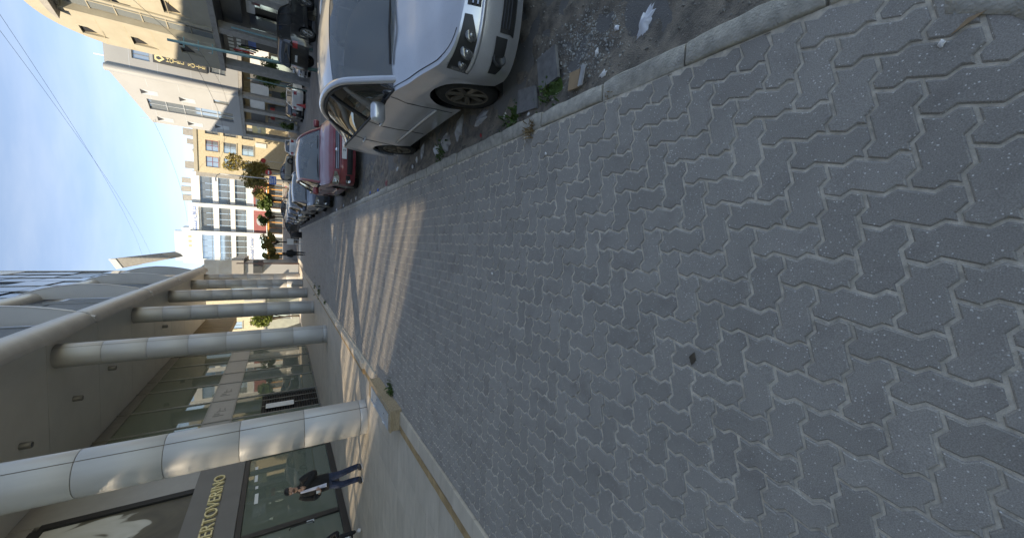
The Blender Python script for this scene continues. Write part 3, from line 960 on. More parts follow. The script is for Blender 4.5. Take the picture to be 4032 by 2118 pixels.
def wall_with_holes(F, s0, s1, z0, z1, th, holes):
    """wall slab cut into cells so that the holes are real openings; holes = (s0,s1,z0,z1)"""
    S = sorted(set([s0, s1] + [h for q in holes for h in q[:2]]))
    Z = sorted(set([z0, z1] + [h for q in holes for h in q[2:]]))
    S = [s for s in S if s0 <= s <= s1]; Z = [z for z in Z if z0 <= z <= z1]
    m = MB()
    for a, b in zip(S[:-1], S[1:]):
        run = None
        for c, d in zip(Z[:-1], Z[1:]):
            solid = not any(h[0] < (a + b) / 2 < h[1] and h[2] < (c + d) / 2 < h[3] for h in holes)
            if solid:
                run = (run[0], d) if run else (c, d)
            if (not solid or d == Z[-1]) and run:
                F.slab(a, b, run[0], run[1], -th, 0, m); run = None
    return m

def window(F, par, s0, s1, z0, z1, fm, gm, bars=1, rows=0, depth=0.14, fw=0.07, sill=None):
    m = MB()
    for a, b, c, d in ((s0, s0 + fw, z0, z1), (s1 - fw, s1, z0, z1), (s0 + fw, s1 - fw, z0, z0 + fw), (s0 + fw, s1 - fw, z1 - fw, z1)):
        F.slab(a, b, c, d, -depth - .05, -depth + .04, m)
    for k in range(1, bars + 1):
        x = s0 + (s1 - s0) * k / (bars + 1)
        F.slab(x - .03, x + .03, z0 + fw, z1 - fw, -depth - .04, -depth + .03, m)
    for k in range(1, rows + 1):
        zz = z0 + (z1 - z0) * k / (rows + 1)
        F.slab(s0 + fw, s1 - fw, zz - .025, zz + .025, -depth - .035, -depth + .025, m)
    w = m.build('window', fm, par)
    F.slab(s0 + fw * .5, s1 - fw * .5, z0 + fw * .5, z1 - fw * .5, -depth - .03, -depth - .01).build('pane', gm, w)
    if sill: F.slab(s0 - .05, s1 + .05, z0 - .08, z0 - .002, -depth, .06).build('sill', sill, w)
    return w

# ---- honey-coloured stone building with three-cornered windows -----------------
Y1, Y2 = (13.67, 28.85), (12.29, 34.17)
F = Face(Y2, Y1)
yb = thing('stone_office_building', 'honey coloured stone building with tapered deep windows and a tall glass strip', 'building', (13, 31, 0))
depth = 9.0
def tri(s0, s1, z0, z1):
    return (s0, s1, z0, z1)
holes = [(-0.36, 0.30, 11.05, 12.2), (-0.32, 0.42, 8.7, 9.9), (0.0, 0.95, 6.3, 7.48), (3.5, 4.5, 6.45, 7.7), (2.95, 3.8, 9.2, 10.4), (5.6, 6.5, 6.45, 7.7), (5.2, 6.1, 9.0, 10.2),
         (1.75, 3.05, 5.5, 12.45)]
wall_with_holes(F, -0.95, 12.0, 5.5, 11.3, 0.5, [h for h in holes if h[3] <= 11.3] + [(-0.36, 0.30, 11.05, 11.3), (1.75, 3.05, 5.5, 11.3)]).build('wall', M['ystone'], yb)
# upper wall with its rounded crown, in strips that leave the glass bay open
crown = lambda s: 11.3 + 2.9 * (1 - math.exp(-(s + 0.95) / 0.95)) * (1.0 if s < 9 else 1.0)
def strip(a, b, lo):
    n = max(2, int((b - a) / 0.25))
    pts = [(a, lo)] + [(b, lo)] + [(b - (b - a) * k / n, max(lo + .01, crown(b - (b - a) * k / n))) for k in range(n + 1)]
    return F.poly(pts, -0.5, 0)
strip(-0.36, 0.30, 12.2).build('wall', M['ystone'], yb)
strip(-0.95, -0.36, 11.3).build('wall', M['ystone'], yb)
strip(0.30, 1.75, 11.3).build('wall', M['ystone'], yb)
strip(1.75, 3.05, 12.45).build('wall', M['ystone'], yb)
strip(3.05, 12.0, 11.3).build('wall', M['ystone'], yb)
for (s0, s1, z0, z1) in holes[:7]:
    # shallow splayed recess with a dark three-cornered pane in its upper part
    w = F.slab(s0 + .002, s1 - .002, z0 + .002, z1 - .002, -0.45, -0.16).build('window', M['recess'], yb)
    F.poly([(s0 + .01, z1 - .02), (s1 - .01, z1 - .02), (s0 + .12, z1 - 0.60 * (z1 - z0))], -0.159, -0.13).build('pane', M['dark_recess'], w)
    F.poly([(s0 + .01, z0 + .02), (s1 - .01, z0 + .02), (s1 - .01, z1 - .35), (s0 + .14, z1 - 0.66 * (z1 - z0))], -0.159, -0.06).build('splay', M['ystone'], w)
# coursed joints
for z in (6.3, 7.5, 8.75, 10.0, 11.25):
    for a, b in ((-0.94, 1.74), (3.06, 12.0)):
        F.slab(a, b, z - .012, z + .012, 0.001, 0.004).build('stone_joint', M['recess'], yb)
# glass strip and its stone jambs
for k in range(6):
    z0 = 5.55 + k * 1.15
    for a, b in ((1.80, 2.38), (2.44, 3.0)):
        F.slab(a, b, z0 + .03, z0 + 1.12, -.34, -.30).build('glass_pane', M['glass_far'], yb)
    F.slab(1.76, 3.04, z0 - .02, z0 + .028, -.36, -.26).build('transom', M['ystone'], yb)
F.slab(2.385, 2.435, 5.5, 12.44, -.38, -.24).build('mullion', M['ystone'], yb)
F.slab(1.55, 1.745, 5.5, 12.6, 0.001, .12).build('jamb', M['ystone'], yb)
F.slab(3.055, 3.22, 5.5, 12.6, 0.001, .12).build('jamb', M['ystone'], yb)
F.poly([(1.2, 12.62)] + [(2.4 + 1.2 * math.cos(a), 12.62 + .35 * math.sin(a)) for a in [math.pi * (1 - k / 10) for k in range(11)]] + [(3.6, 12.62)], 0.002, .5).build('hood', M['conc'], yb)
# flank towards the far side, roof slab and the shops below
fl_ = MB(); e = F.e; n_ = F.n
fl_.prism([F.P(-0.95, 5.5, -0.501), F.P(-0.95, 11.2, -0.501), F.P(-0.95, 11.2, -depth), F.P(-0.95, 5.5, -depth)], F.e * 0.4).build('flank_wall', M['ystone'], yb)
F.slab(-0.95, 12, 11.0, 11.2, -depth, -0.502).build('roof', M['conc'], yb)
F.slab(-0.95, 12, 5.2, 5.495, -depth, 0.03).build('soffit', M['conc'], yb)
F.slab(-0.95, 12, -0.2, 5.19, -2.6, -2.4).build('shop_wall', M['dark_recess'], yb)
for s in (-0.7, 2.9, 6.4, 9.9):
    F.slab(s, s + 0.5, -0.2, 5.19, -0.6, -0.05).build('pillar', M['conc'], yb)
M['sign_dark'] = mat('sign_dark', (0.05, 0.055, 0.06), 0.5); M['sign_grey'] = mat('sign_grey', (0.13, 0.13, 0.13), 0.5)
F.slab(0.1, 2.6, 3.9, 5.1, -0.9, -0.75).build('shop_sign', M['sign_grey'], yb)
for q in range(5):      # faded, unreadable letter marks
    F.slab(.5 + q * .36, .72 + q * .36, 4.56, 4.86, -.745, -.725).build('sign_mark', M['steel'], yb)
    if q < 4: F.slab(.6 + q * .36, .84 + q * .36, 4.12, 4.38, -.745, -.725).build('sign_mark', M['steel'], yb)
F.slab(3.5, 6.3, 3.9, 4.9, -0.9, -0.75).build('shop_sign', M['sign_dark'], yb)
F.slab(7.0, 9.7, 3.7, 4.9, -0.9, -0.75).build('shop_sign', M['white'], yb)
for a, b in ((0.0, 1.3), (1.36, 2.7), (3.5, 4.8), (4.9, 6.2), (7.0, 8.3), (8.4, 9.7)):
    F.slab(a, b, 0.3, 3.6, -2.3, -2.26).build('shop_window', M['glass_far'], yb)
for s, zz, c in ((0.6, 3.3, 'blue'), (4.2, 3.2, 'white'), (5.0, 2.9, 'redpanel'), (8.0, 3.2, 'blue')):
    F.slab(s, s + 1.3, zz, zz + 0.45, -1.2, -1.1).build('awning', M[c], yb)

# ---- hotel with grey sign wall and pale folded side -----------------------------
H0, H1, H2 = (17.73, 47.69), (14.64, 48.27), (11.84, 52.98)
hb = thing('hotel_building', 'pale panelled hotel with a black vertical sign and slanted roofline', 'building', (14.64, 48.27, 0))
FS = Face(H1, H0); FW = Face(H1, (H1[0] + (H2[0] - H1[0]) * 1.12, H1[1] + (H2[1] - H1[1]) * 1.12))
hs = [(1.15, 2.0, 12.1, 13.3), (1.35, 2.4, 6.5, 7.75)]
wall_with_holes(FS, 0.0, 7.0, 5.5, 15.1, 0.4, hs).build('wall', M['gpanel'], hb)
for h in hs: window(FS, hb, h[0], h[1], h[2], h[3], M['mullion'], M['glass_far'], bars=1)
for z in (7.0, 9.2, 11.6, 13.5):
    FS.slab(0.02, 7.0, z - .015, z + .015, 0.001, .006).build('panel_joint', M['steel'], hb)
bd = FS.slab(1.18, 2.06, 7.95, 11.85, 0.02, 0.16).build('sign_board', M['sign_dark'], hb)
for i_, ch in enumerate('HOTEL SUITE'):
    if ch != ' ':
        FS.letters(ch, 0.34, 1.62, 10.80 - i_ * 0.262, 0.17, 1.7, flip=1).build('sign_letter', M['gold'], bd)
FS.poly([(1.62, 11.02), (1.95, 11.4), (1.8, 11.72), (1.44, 11.72), (1.29, 11.4)], .162, .185).build('sign_emblem', M['gold'], bd)
FS.poly([(1.62, 11.22), (1.78, 11.42), (1.7, 11.6), (1.54, 11.6), (1.46, 11.42)], .186, .195).build('sign_emblem', M['sign_dark'], bd)
# pale side
wh = [(3.0, 4.3, 6.2, 13.0), (1.5, 1.95, 6.45, 7.7)]
rl = lambda s: 15.1 - 0.32 * s
pts = [(0.0, 5.5), (6.15, 5.5), (6.15, rl(6.15)), (0.0, 15.1)]
wall_with_holes(FW, 0.0, 6.15, 5.5, 13.1, 0.4, wh).build('wall', M['wpanel'], hb)
FW.poly([(0, 13.1), (6.15, 13.1), (6.15, rl(6.15)), (0, 15.1)], -.4, 0).build('wall', M['wpanel'], hb)
for k in range(5):
    z0 = 6.2 + k * 1.36
    FW.slab(3.0, 3.62, z0 + .03, z0 + 1.33, -.24, -.2).build('glass_pane', M['glass_far'], hb)
    FW.slab(3.68, 4.3, z0 + .03, z0 + 1.33, -.24, -.2).build('glass_pane', M['glass_far'], hb)
    FW.slab(3.0, 4.3, z0 - .02, z0 + .03, -.28, -.14).build('transom', M['steel'], hb)
FW.slab(3.625, 3.675, 6.2, 13.0, -.28, -.12).build('mullion', M['steel'], hb)
window(FW, hb, 1.5, 1.95, 6.45, 7.7, M['mullion'], M['glass_far'], bars=0)
for (s, z) in ((1.9, 12.0), (2.0, 9.2), (5.2, 11.4), (5.2, 9.0), (5.0, 6.7)):
    w = FW.slab(s, s + 0.55, z, z + 1.25, 0.002, 0.012).build('window', M['steel'], hb)
    FW.poly([(s, z + 1.25), (s + .55, z + 1.25), (s + .25, z + .72)], 0.013, .03).build('pane', M['dark_recess'], w)
for z in (7.9, 10.3, 12.6):
    for a, b in ((0.02, 1.45), (2.0, 2.95), (4.35, 6.1)):
        FW.slab(a, b, z - .015, z + .015, 0.001, .006).build('panel_joint', M['steel'], hb)
# rounded corner post, slabs, ground floor
MB().tube([(H1[0] - .05, H1[1] - .05, 5.5), (H1[0] - .05, H1[1] - .05, 15.12)], 0.32, 16).build('corner_post', M['wpanel'], hb, auto=40)
rf = MB()
rf.prism([FS.P(0, 14.9, -.41), FS.P(7, 14.9, -.41), FS.P(7, 14.9, -5), FS.P(0, 14.9, -5)], (0, 0, .15)).build('roof', M['conc'], hb)
sf = [FS.P(7, 5.2, 0), FS.P(0, 5.2, 0), FW.P(6.15, 5.2, 0), FW.P(6.15, 5.2, -6)]
MB().prism(sf, (0, 0, .28)).build('soffit', M['conc'], hb)
FS.slab(7.0, 13.0, 4.0, 15.0, -.4, 0).build('wall', M['gpanel'], hb)
for s in (0.15, 2.0, 3.9, 5.75):
    FW.slab(s, s + .42, -.1, 5.19, -.55, -.05).build('pillar', M['conc'], hb)
for s in (2.4, 5.0):
    FS.slab(s, s + .45, -.1, 5.19, -.5, -.05).build('pillar', M['conc'], hb)
M['cream_wall'] = mat('shop_wall_cream', (0.45, 0.38, 0.26), 0.7)
FW.slab(0, 6.15, -.1, 5.19, -2.2, -2.0).build('shop_wall', M['cream_wall'], hb)
FS.slab(0, 7, -.1, 5.19, -2.2, -2.0).build('shop_wall', M['cream_wall'], hb)
for a, b, c in ((0.6, 1.95, 'white'), (2.5, 3.8, 'sign_dark'), (4.4, 5.7, 'gold')):
    FW.slab(a, b, 3.3, 4.6, -.45, -.35).build('shop_sign', M[c], hb)
    FW.slab(a, b, .4, 3.1, -1.95, -1.9).build('shop_window', M['glass_far'], hb)
FW.letters('Mash', .62, 5.05, 3.95, -.33, .9, flip=1).build('sign_lettering', M['white'], hb)
for a, b, c in ((0.3, 1.3, 'white'), (1.4, 2.3, 'sign_grey'), (2.9, 4.8, 'white')):
    FS.slab(a, b, 2.9, 4.5, -.45, -.35).build('shop_sign', M[c], hb)
    FS.slab(a, b, .4, 2.7, -1.95, -1.9).build('shop_window', M['glass_far'], hb)
FS.slab(.5, 1.0, 1.2, 2.6, -.9, -.8).build('shop_sign', M['sign_dark'], hb)
FW.slab(2.2, 3.9, 2.4, 2.8, -1.2, -1.1).build('awning', M['red'], hb)
for s, ln in ((2.2, 1.2), (0.9, .8)):
    MB().tube([FS.P(s, 15.0, -.3), FS.P(s, 15.0 + ln, -.3)], .05, 6).build('roof_mast', M['white'], hb)
MB().tube([FW.P(6.0, 13.0, -.3), FW.P(6.0, 14.1, -.3)], .03, 6).build('roof_mast', M['steel'], hb)

# ---- ochre apartment house ------------------------------------------------------
B1, B0 = (14.37, 65.2), (4.26, 66.47)
FB = Face(B1, B0)
bb = thing('apartment_house', 'ochre stone house with red framed windows beside the white office block', 'building', (11, 65.6, 1.2))
bh = []
for s0, s1 in ((-3.2, -1.9), (-0.9, 0.75), (1.55, 3.0), (3.7, 5.1)):
    for z0, z1 in ((9.1, 10.5), (7.1, 8.55), (5.1, 6.5)):
        bh.append((s0, s1, z0, z1))
wall_with_holes(FB, -6, 5.9, 1.0, 11.35, .35, bh).build('wall', M['ystone2'], bb)
M['maroon'] = mat('maroon_frame', (0.20, 0.04, 0.04), 0.5)
for i_, h in enumerate(bh):
    window(FB, bb, *h, M['maroon'] if (i_ % 3 == 0 and i_ > 5) else M['mullion'], M['glass_far'], bars=1, rows=1, sill=M['ystone'])
FB.slab(-6, 5.9, 11.36, 11.75, -.4, .12).build('parapet', M['ystone'], bb)
FB.slab(5.905, 6.45, 1.0, 11.6, -6, -.1).build('flank_wall', M['conc'], bb)
FB.slab(-6, 5.9, 10.9, 11.3, -7, -.36).build('roof', M['conc'], bb)
MB().lathe([(0, 0), (.55, 0), (.55, .8), (.2, 1.0), (0, 1.0)], FB.P(3.4, 11.3, -2), 14).build('water_tank', M['white'], bb, auto=40)
for s, w_, h_ in ((0.3, .9, 1.3), (1.6, .7, .9), (4.6, 1.0, 1.2)):
    FB.slab(s, s + w_, 11.3, 11.76 + h_, -2.4, -1.6).build('roof_hut', M['conc'], bb)
FB.slab(1.0, 1.6, 3.6, 4.9, .02, .1).build('shop_sign', M['white'], bb)

# ---- white office block with blue lettering -------------------------------------
G1, G0 = (8.17, 74.78), (-8.57, 77.59)
FG = Face(G1, G0)
gb = thing('white_office_block', 'white framed office block with blue lettering and bands of glass at street end', 'building', (2, 76, 1.5))
bays = [(-0.85, 3.25), (3.85, 7.65), (8.15, 12.2)]
lev = [(10.95, 12.5), (8.75, 10.25), (6.65, 8.15)]
gh = [(a, b, c, d) for a, b in bays for c, d in lev] + [(a, b, 1.6, 5.75) for a, b in bays]
wall_with_holes(FG, -1.5, 13.0, 1.4, 13.5, .4, gh).build('wall', M['white'], gb)
for (a, b) in bays:
    for (c, d) in lev:
        n = 4
        for k in range(n):
            x0 = a + (b - a) * k / n; x1 = a + (b - a) * (k + 1) / n
            FG.slab(x0 + .02, x1 - .02, c + .32, d, -.30, -.26).build('glass_pane', M['glass_far'], gb)
            FG.slab(x0 + .02, x1 - .02, c, c + .28, -.30, -.26).build('glass_pane', M['glass_far'], gb)
        FG.slab(a, b, c + .28, c + .32, -.32, -.2).build('transom', M['mullion'], gb)
for s in (-1.2, 3.55, 7.9):
    FG.slab(s - .28, s + .28, 1.4, 13.9, .002, .45).build('pilaster', M['white'], gb)
FG.slab(3.85, 7.6, 12.75, 13.95, .002, .22).build('sign_panel', M['white'], gb)
FG.slab(8.2, 12.6, 5.55, 6.35, .002, .20).build('sign_panel', M['white'], gb)
M['signblue'] = mat('letter_blue', (0.06, 0.17, 0.45), 0.5)
FG.letters('Ghodaf Center', .66, 10.4, 5.95, .22, 1.0, flip=-1).build('sign_lettering', M['signblue'], gb)
FG.letters('\uFEAE\uFE98\uFEE8\uFEB3 \uFED1\uFE8D\uFEAA\uFECF', .95, 5.7, 13.3, .24, 1.0, flip=-1).build('sign_lettering', M['signblue'], gb)
for a, b in bays[:2]:
    FG.slab(a, b, 3.9, 5.7, -.2, .05).build('red_fascia', M['redpanel'], gb)
FG.slab(1.0, 3.0, 4.1, 5.4, .055, .09).build('shop_window', M['glass_far'], gb)
FG.poly([(5.6 + .75 * math.cos(a), 4.8 + .5 * math.sin(a)) for a in [2 * math.pi * k / 18 for k in range(18)]], .055, .09).build('fascia_emblem', M['steel'], gb)
for a, b in bays:
    FG.slab(a, b, 1.5, 3.85, -1.0, -.9).build('shop_window', M['glass_far'], gb)
    FG.slab(a, b, 3.55, 3.85, -.85, -.1).build('shop_lintel', M['orange'], gb)
    for k in range(5):
        x = a + (b - a) * k / 4
        FG.slab(x - .06, x + .06, 1.4, 3.55, -.6, -.45).build('shop_post', M['orange'], gb)
FG.slab(-1.5, 13, 12.9, 13.4, -8, -.41).build('roof', M['conc'], gb)
for s, w_, h_ in ((-.3, .8, .9), (1.0, .8, 1.0), (2.3, .9, .9)):
    FG.slab(s, s + w_, 13.41, 13.9 + h_, -2, -1.2).build('roof_cooler', M['conc'], gb)
FG.slab(7.4, 13, 13.5, 15.0, -3.0, -.8).build('roof_block', M['white'], gb)
for k in range(3):
    FG.slab(8.6 + k * .75, 8.95 + k * .75, 13.9, 14.3, -.79, -.76).build('vent_opening', M['recess'], gb)
FG.slab(8.2, 13, 15.02, 16.2, -3.4, -2.2).build('roof_block', M['steel'], gb)

# ---- far end on the left: ochre stone house, grey clad block, low wall house ----
sb = thing('stone_house', 'sunlit ochre stone house seen between the far columns', 'building', (-9, 60.5, 0))
FL = Face((-16, 61), (-4.4, 60.2))
lh = [(3.6, 4.6, 6.2, 7.6), (5.8, 6.7, 6.2, 7.6), (8.2, 9.2, 5.8, 7.4)]
wall_with_holes(FL, 0, 11.6, -.1, 10.9, .4, lh).build('wall', M['ystone2'], sb)
for h in lh: window(FL, sb, *h, M['mullion'], M['glass_far'], bars=1, sill=M['ystone'])
FL.slab(0, 11.6, 10.91, 11.2, -.5, .1).build('parapet', M['ystone'], sb)
FL.slab(0, 11.6, 10.5, 10.8, -6, -.41).build('roof', M['conc'], sb)
FL.slab(5.2, 6.0, 4.6, 5.2, .02, .4).build('cooling_unit', M['white'], sb)
gb2 = thing('low_house', 'low grey green house with a white window behind the columns', 'building', (-9, 51, 0))
FH = Face((-12.5, 51), (-6.6, 50.6))
wall_with_holes(FH, 0, 5.9, -.1, 3.3, .25, [(3.0, 4.3, .8, 2.6)]).build('wall', mat('greygreen_plaster', (.30, .31, .26), .8), gb2)
window(FH, gb2, 3.0, 4.3, .8, 2.6, M['white'], M['glass_far'], bars=1, sill=M['white'])
FH.slab(-.1, 6.0, 3.31, 3.5, -3, .15).build('roof', M['conc'], gb2)
cb = thing('clad_block', 'pale grey clad block with dark canopies at the far end of the pavement', 'building', (-5, 53, 0))
MB().span((-7.5, 52.2, -.1), (-3.0, 60, 5.4)).build('wall', M['wpanel'], cb)
for k in range(4):
    MB().span((-2.999, 52.3 + k * 1.9, .1), (-2.985, 54.1 + k * 1.9, 5.2)).build('cladding_panel', M['gpanel'], cb)
MB().span((-4.6, 51.9, 5.41), (-2.55, 60, 6.5)).build('canopy', M['spandrel'], cb)
MB().span((-4.2, 51.5, 3.6), (-2.7, 52.19, 4.5)).build('canopy', M['sign_dark'], cb)
MB().span((-5.5, 52.5, 6.51), (-2.75, 60, 9.0)).build('glass_volume', M['glass_far'], cb)
cp = [(-3.7, 52, 15.75), (-2.75, 52, 16.2), (-2.1, 52, 12.4), (-2.35, 52, 11.9), (-2.65, 52, 11.65)]
MB().prism(cp, (0, 6, 0)).build('roof_wing', M['conc'], cb)
MB().prism([(-3.75, 51.95, 15.7), (-2.75, 51.95, 16.25), (-2.72, 51.95, 15.75), (-3.62, 51.95, 15.25)], (0, 6.1, 0)).build('roof_wing', M['white'], cb)

# hills of houses far behind close the street
hm = MB()
for k in range(26):
    a = -0.9 + 1.8 * k / 25
    x, y = 420 * math.sin(a), 420 * math.cos(a)
    hm.v += [(x, y, -6), (x, y, 9 + 5 * mnoise.noise(Vector((k * .37, 2, 1))))]
for k in range(25):
    hm.f.append((2 * k, 2 * k + 2, 2 * k + 3, 2 * k + 1))
b0 = len(hm.v)
hm.v += [(x * 1.5, y * 1.5, z - 8) for x, y, z in hm.v[:b0]]
for k in range(25):
    hm.f.append((2 * k + 1, 2 * k + 3, b0 + 2 * k + 3, b0 + 2 * k + 1))
tag(hm.build('hills', M['conc']), kind='structure')
# row of houses across the side street, mostly hidden
for i_, (x, y, w, d, h, c, nm, lb) in enumerate(((24, 60, 12, 10, 12, 'ystone2', 'stone_house', 'ochre block mostly hidden behind the pale hotel'), (36, 40, 14, 12, 13, 'conc', 'concrete_house', 'grey block hidden behind the honey stone building'))):
    t = thing(nm, lb, 'building', (x, y, 0))
    MB().span((x - w / 2, y - d / 2, -.2), (x + w / 2, y + d / 2, h)).build('wall', M[c], t)
    MB().span((x - w / 2 - .2, y - d / 2 - .2, h + .01), (x + w / 2 + .2, y + d / 2 + .2, h + .4)).build('parapet', M['conc'], t)
# ================================================================== VEHICLES
def paint(name, col, metal=0.6, rough=0.32, dust=0.10):
    m, t, p = nmat(name)
    N, L = t.nodes.new, t.links.new
    g_ = N('ShaderNodeTexCoord').outputs['Object']
    n = N('ShaderNodeTexNoise'); n.inputs['Scale'].default_value = 3.0; n.inputs['Detail'].default_value = 6; L(g_, n.inputs['Vector'])
    n2 = N('ShaderNodeTexNoise'); n2.inputs['Scale'].default_value = 130; n2.inputs['Detail'].default_value = 2; L(g_, n2.inputs['Vector'])
    mr = N('ShaderNodeMapRange'); mr.inputs['From Min'].default_value = .35; mr.inputs['From Max'].default_value = .75
    mr.inputs['To Min'].default_value = 0.0; mr.inputs['To Max'].default_value = dust * 2
    L(n.outputs['Fac'], mr.inputs['Value'])
    mx_ = N('ShaderNodeMixRGB'); mx_.inputs['Color1'].default_value = (*col, 1); mx_.inputs['Color2'].default_value = (.30, .28, .25, 1)
    L(mr.outputs['Result'], mx_.inputs['Fac'])
    # fine dry drops of dirt
    r = N('ShaderNodeValToRGB'); r.color_ramp.elements[0].position = .66; r.color_ramp.elements[0].color = (1, 1, 1, 1)
    r.color_ramp.elements[1].position = .72; r.color_ramp.elements[1].color = (.72, .71, .70, 1); L(n2.outputs['Fac'], r.inputs['Fac'])
    mu = N('ShaderNodeMixRGB'); mu.blend_type = 'MULTIPLY'; mu.inputs['Fac'].default_value = .8
    L(mx_.outputs['Color'], mu.inputs['Color1']); L(r.outputs['Color'], mu.inputs['Color2'])
    L(mu.outputs['Color'], p.inputs['Base Color'])
    p.inputs['Metallic'].default_value = metal
    p.inputs['Roughness'].default_value = rough
    p.inputs['Coat Weight'].default_value = .8
    p.inputs['Coat Roughness'].default_value = .06
    return m
M['p_silver'] = paint('paint_silver', (.68, .69, .71), .72, .30)
M['p_red'] = paint('paint_red', (.27, .032, .042), .3, .34, .12)
M['p_black'] = paint('paint_black', (.012, .012, .014), .2, .3, .05)
M['p_grey'] = paint('paint_grey', (.25, .255, .26), .6, .32)
M['p_white'] = paint('paint_white', (.66, .66, .65), .0, .35, .06)
M['p_blue'] = paint('paint_blue', (.05, .065, .10), .4, .32)
M['p_beige'] = paint('paint_beige', (.34, .31, .27), .5, .34)
M['car_glass'] = glass('car_glass', (.66, .72, .75), .50, .015, 1.0, haze=.5)
M['car_glass_d'] = glass('car_glass_dark', (.12, .13, .14), .10, .02, 1.0)
M['tyre'] = mat('tyre', (.022, .022, .022), .85, var=.3, scale=20)
M['rim_d'] = mat('alloy_dusty', (.17, .15, .125), .5, metal=.5, var=.15, scale=20)
M['rim'] = mat('alloy', (.32, .31, .29), .4, metal=.7, var=.15, scale=20)
M['plastic'] = mat('black_plastic', (.022, .022, .023), .55, var=.2)
M['chrome'] = mat('chrome', (.62, .62, .62), .15, metal=1.0, var=.03)
M['seat'] = mat('seat_cloth', (.34, .35, .36), .9, var=.1)
M['lamp_dark'] = mat('lamp_housing', (.035, .036, .036), .35, metal=.2)
M['lamp_clear'] = mat('lamp_reflector', (.50, .50, .48), .12, metal=.85, var=.2, scale=25)
M['lamp_red'] = mat('lamp_red', (.30, .012, .015), .2, coat=1.0)
M['lamp_smoke'] = mat('lamp_smoked', (.16, .16, .155), .15, metal=.5, var=.3, scale=30, coat=1.0)
M['plate'] = mat('number_plate', (.66, .66, .64), .5, var=.03)

def spl(pts, n):
    """Catmull-Rom through points"""
    P = [Vector(p) for p in pts]; P = [P[0] * 2 - P[1]] + P + [P[-1] * 2 - P[-2]]
    out = []
    segs = len(P) - 3
    for i in range(segs):
        for k in range(n):
            t = k / n
            a, b, c, d = P[i], P[i + 1], P[i + 2], P[i + 3]
            out.append(0.5 * ((2 * b) + (c - a) * t + (2 * a - 5 * b + 4 * c - d) * t * t + (3 * b - a - 3 * c + d) * t ** 3))
    out.append(P[-2].copy())
    return out
def lerp_tab(tab, x):
    if x <= tab[0][0]: return tab[0][1]
    for (a, va), (b, vb) in zip(tab[:-1], tab[1:]):
        if x <= b:
            t = (x - a) / (b - a); t = t * t * (3 - 2 * t) * 0.5 + t * 0.5
            return va + (vb - va) * t
    return tab[-1][1]

SEDAN = dict(L=4.50, W=0.877, fa=0.88, ra=3.52, wr=0.315, arch=0.365, sill=0.215,
    top=[(0.0, .685), (.10, .72), (.35, .79), (.8, .875), (1.22, .945), (2.2, .975), (3.3, 1.01), (3.8, 1.04), (4.3, 1.03), (4.5, .99)],
    rail=[(.74, 1.20, .955), (.685, 1.55, 1.18), (.63, 1.90, 1.36), (.60, 2.3, 1.445), (.585, 2.75, 1.46), (.59, 3.15, 1.41), (.62, 3.55, 1.24), (.67, 3.92, 1.055)],
    wtop=2.06, rtop=3.20, belt0=1.22, belt1=3.90, bx=.815)
SUV = dict(L=4.95, W=0.985, fa=0.90, ra=3.75, wr=0.39, arch=0.45, sill=0.36,
    top=[(0.0, 1.00), (.12, 1.06), (.5, 1.12), (1.3, 1.17), (2.2, 1.20), (3.3, 1.22), (4.5, 1.24), (4.95, 1.20)],
    rail=[(.82, 1.28, 1.18), (.78, 1.60, 1.48), (.74, 1.95, 1.74), (.72, 2.5, 1.84), (.715, 3.3, 1.87), (.715, 4.1, 1.84), (.73, 4.62, 1.74), (.79, 4.86, 1.25)],
    wtop=2.02, rtop=4.60, belt0=1.30, belt1=4.82, bx=.90)
HATCH = dict(SEDAN, L=4.10, ra=3.40, top=[(0.0, .71), (.10, .75), (.35, .83), (.8, .92), (1.15, .985), (2.2, 1.0), (3.3, 1.03), (3.9, 1.05), (4.1, 1.0)],
    rail=[(.74, 1.15, .99), (.69, 1.5, 1.22), (.64, 1.85, 1.40), (.61, 2.3, 1.49), (.60, 2.9, 1.50), (.61, 3.4, 1.45), (.64, 3.75, 1.30), (.70, 4.0, 1.06)], wtop=2.0, rtop=3.5, belt0=1.18, belt1=3.92)

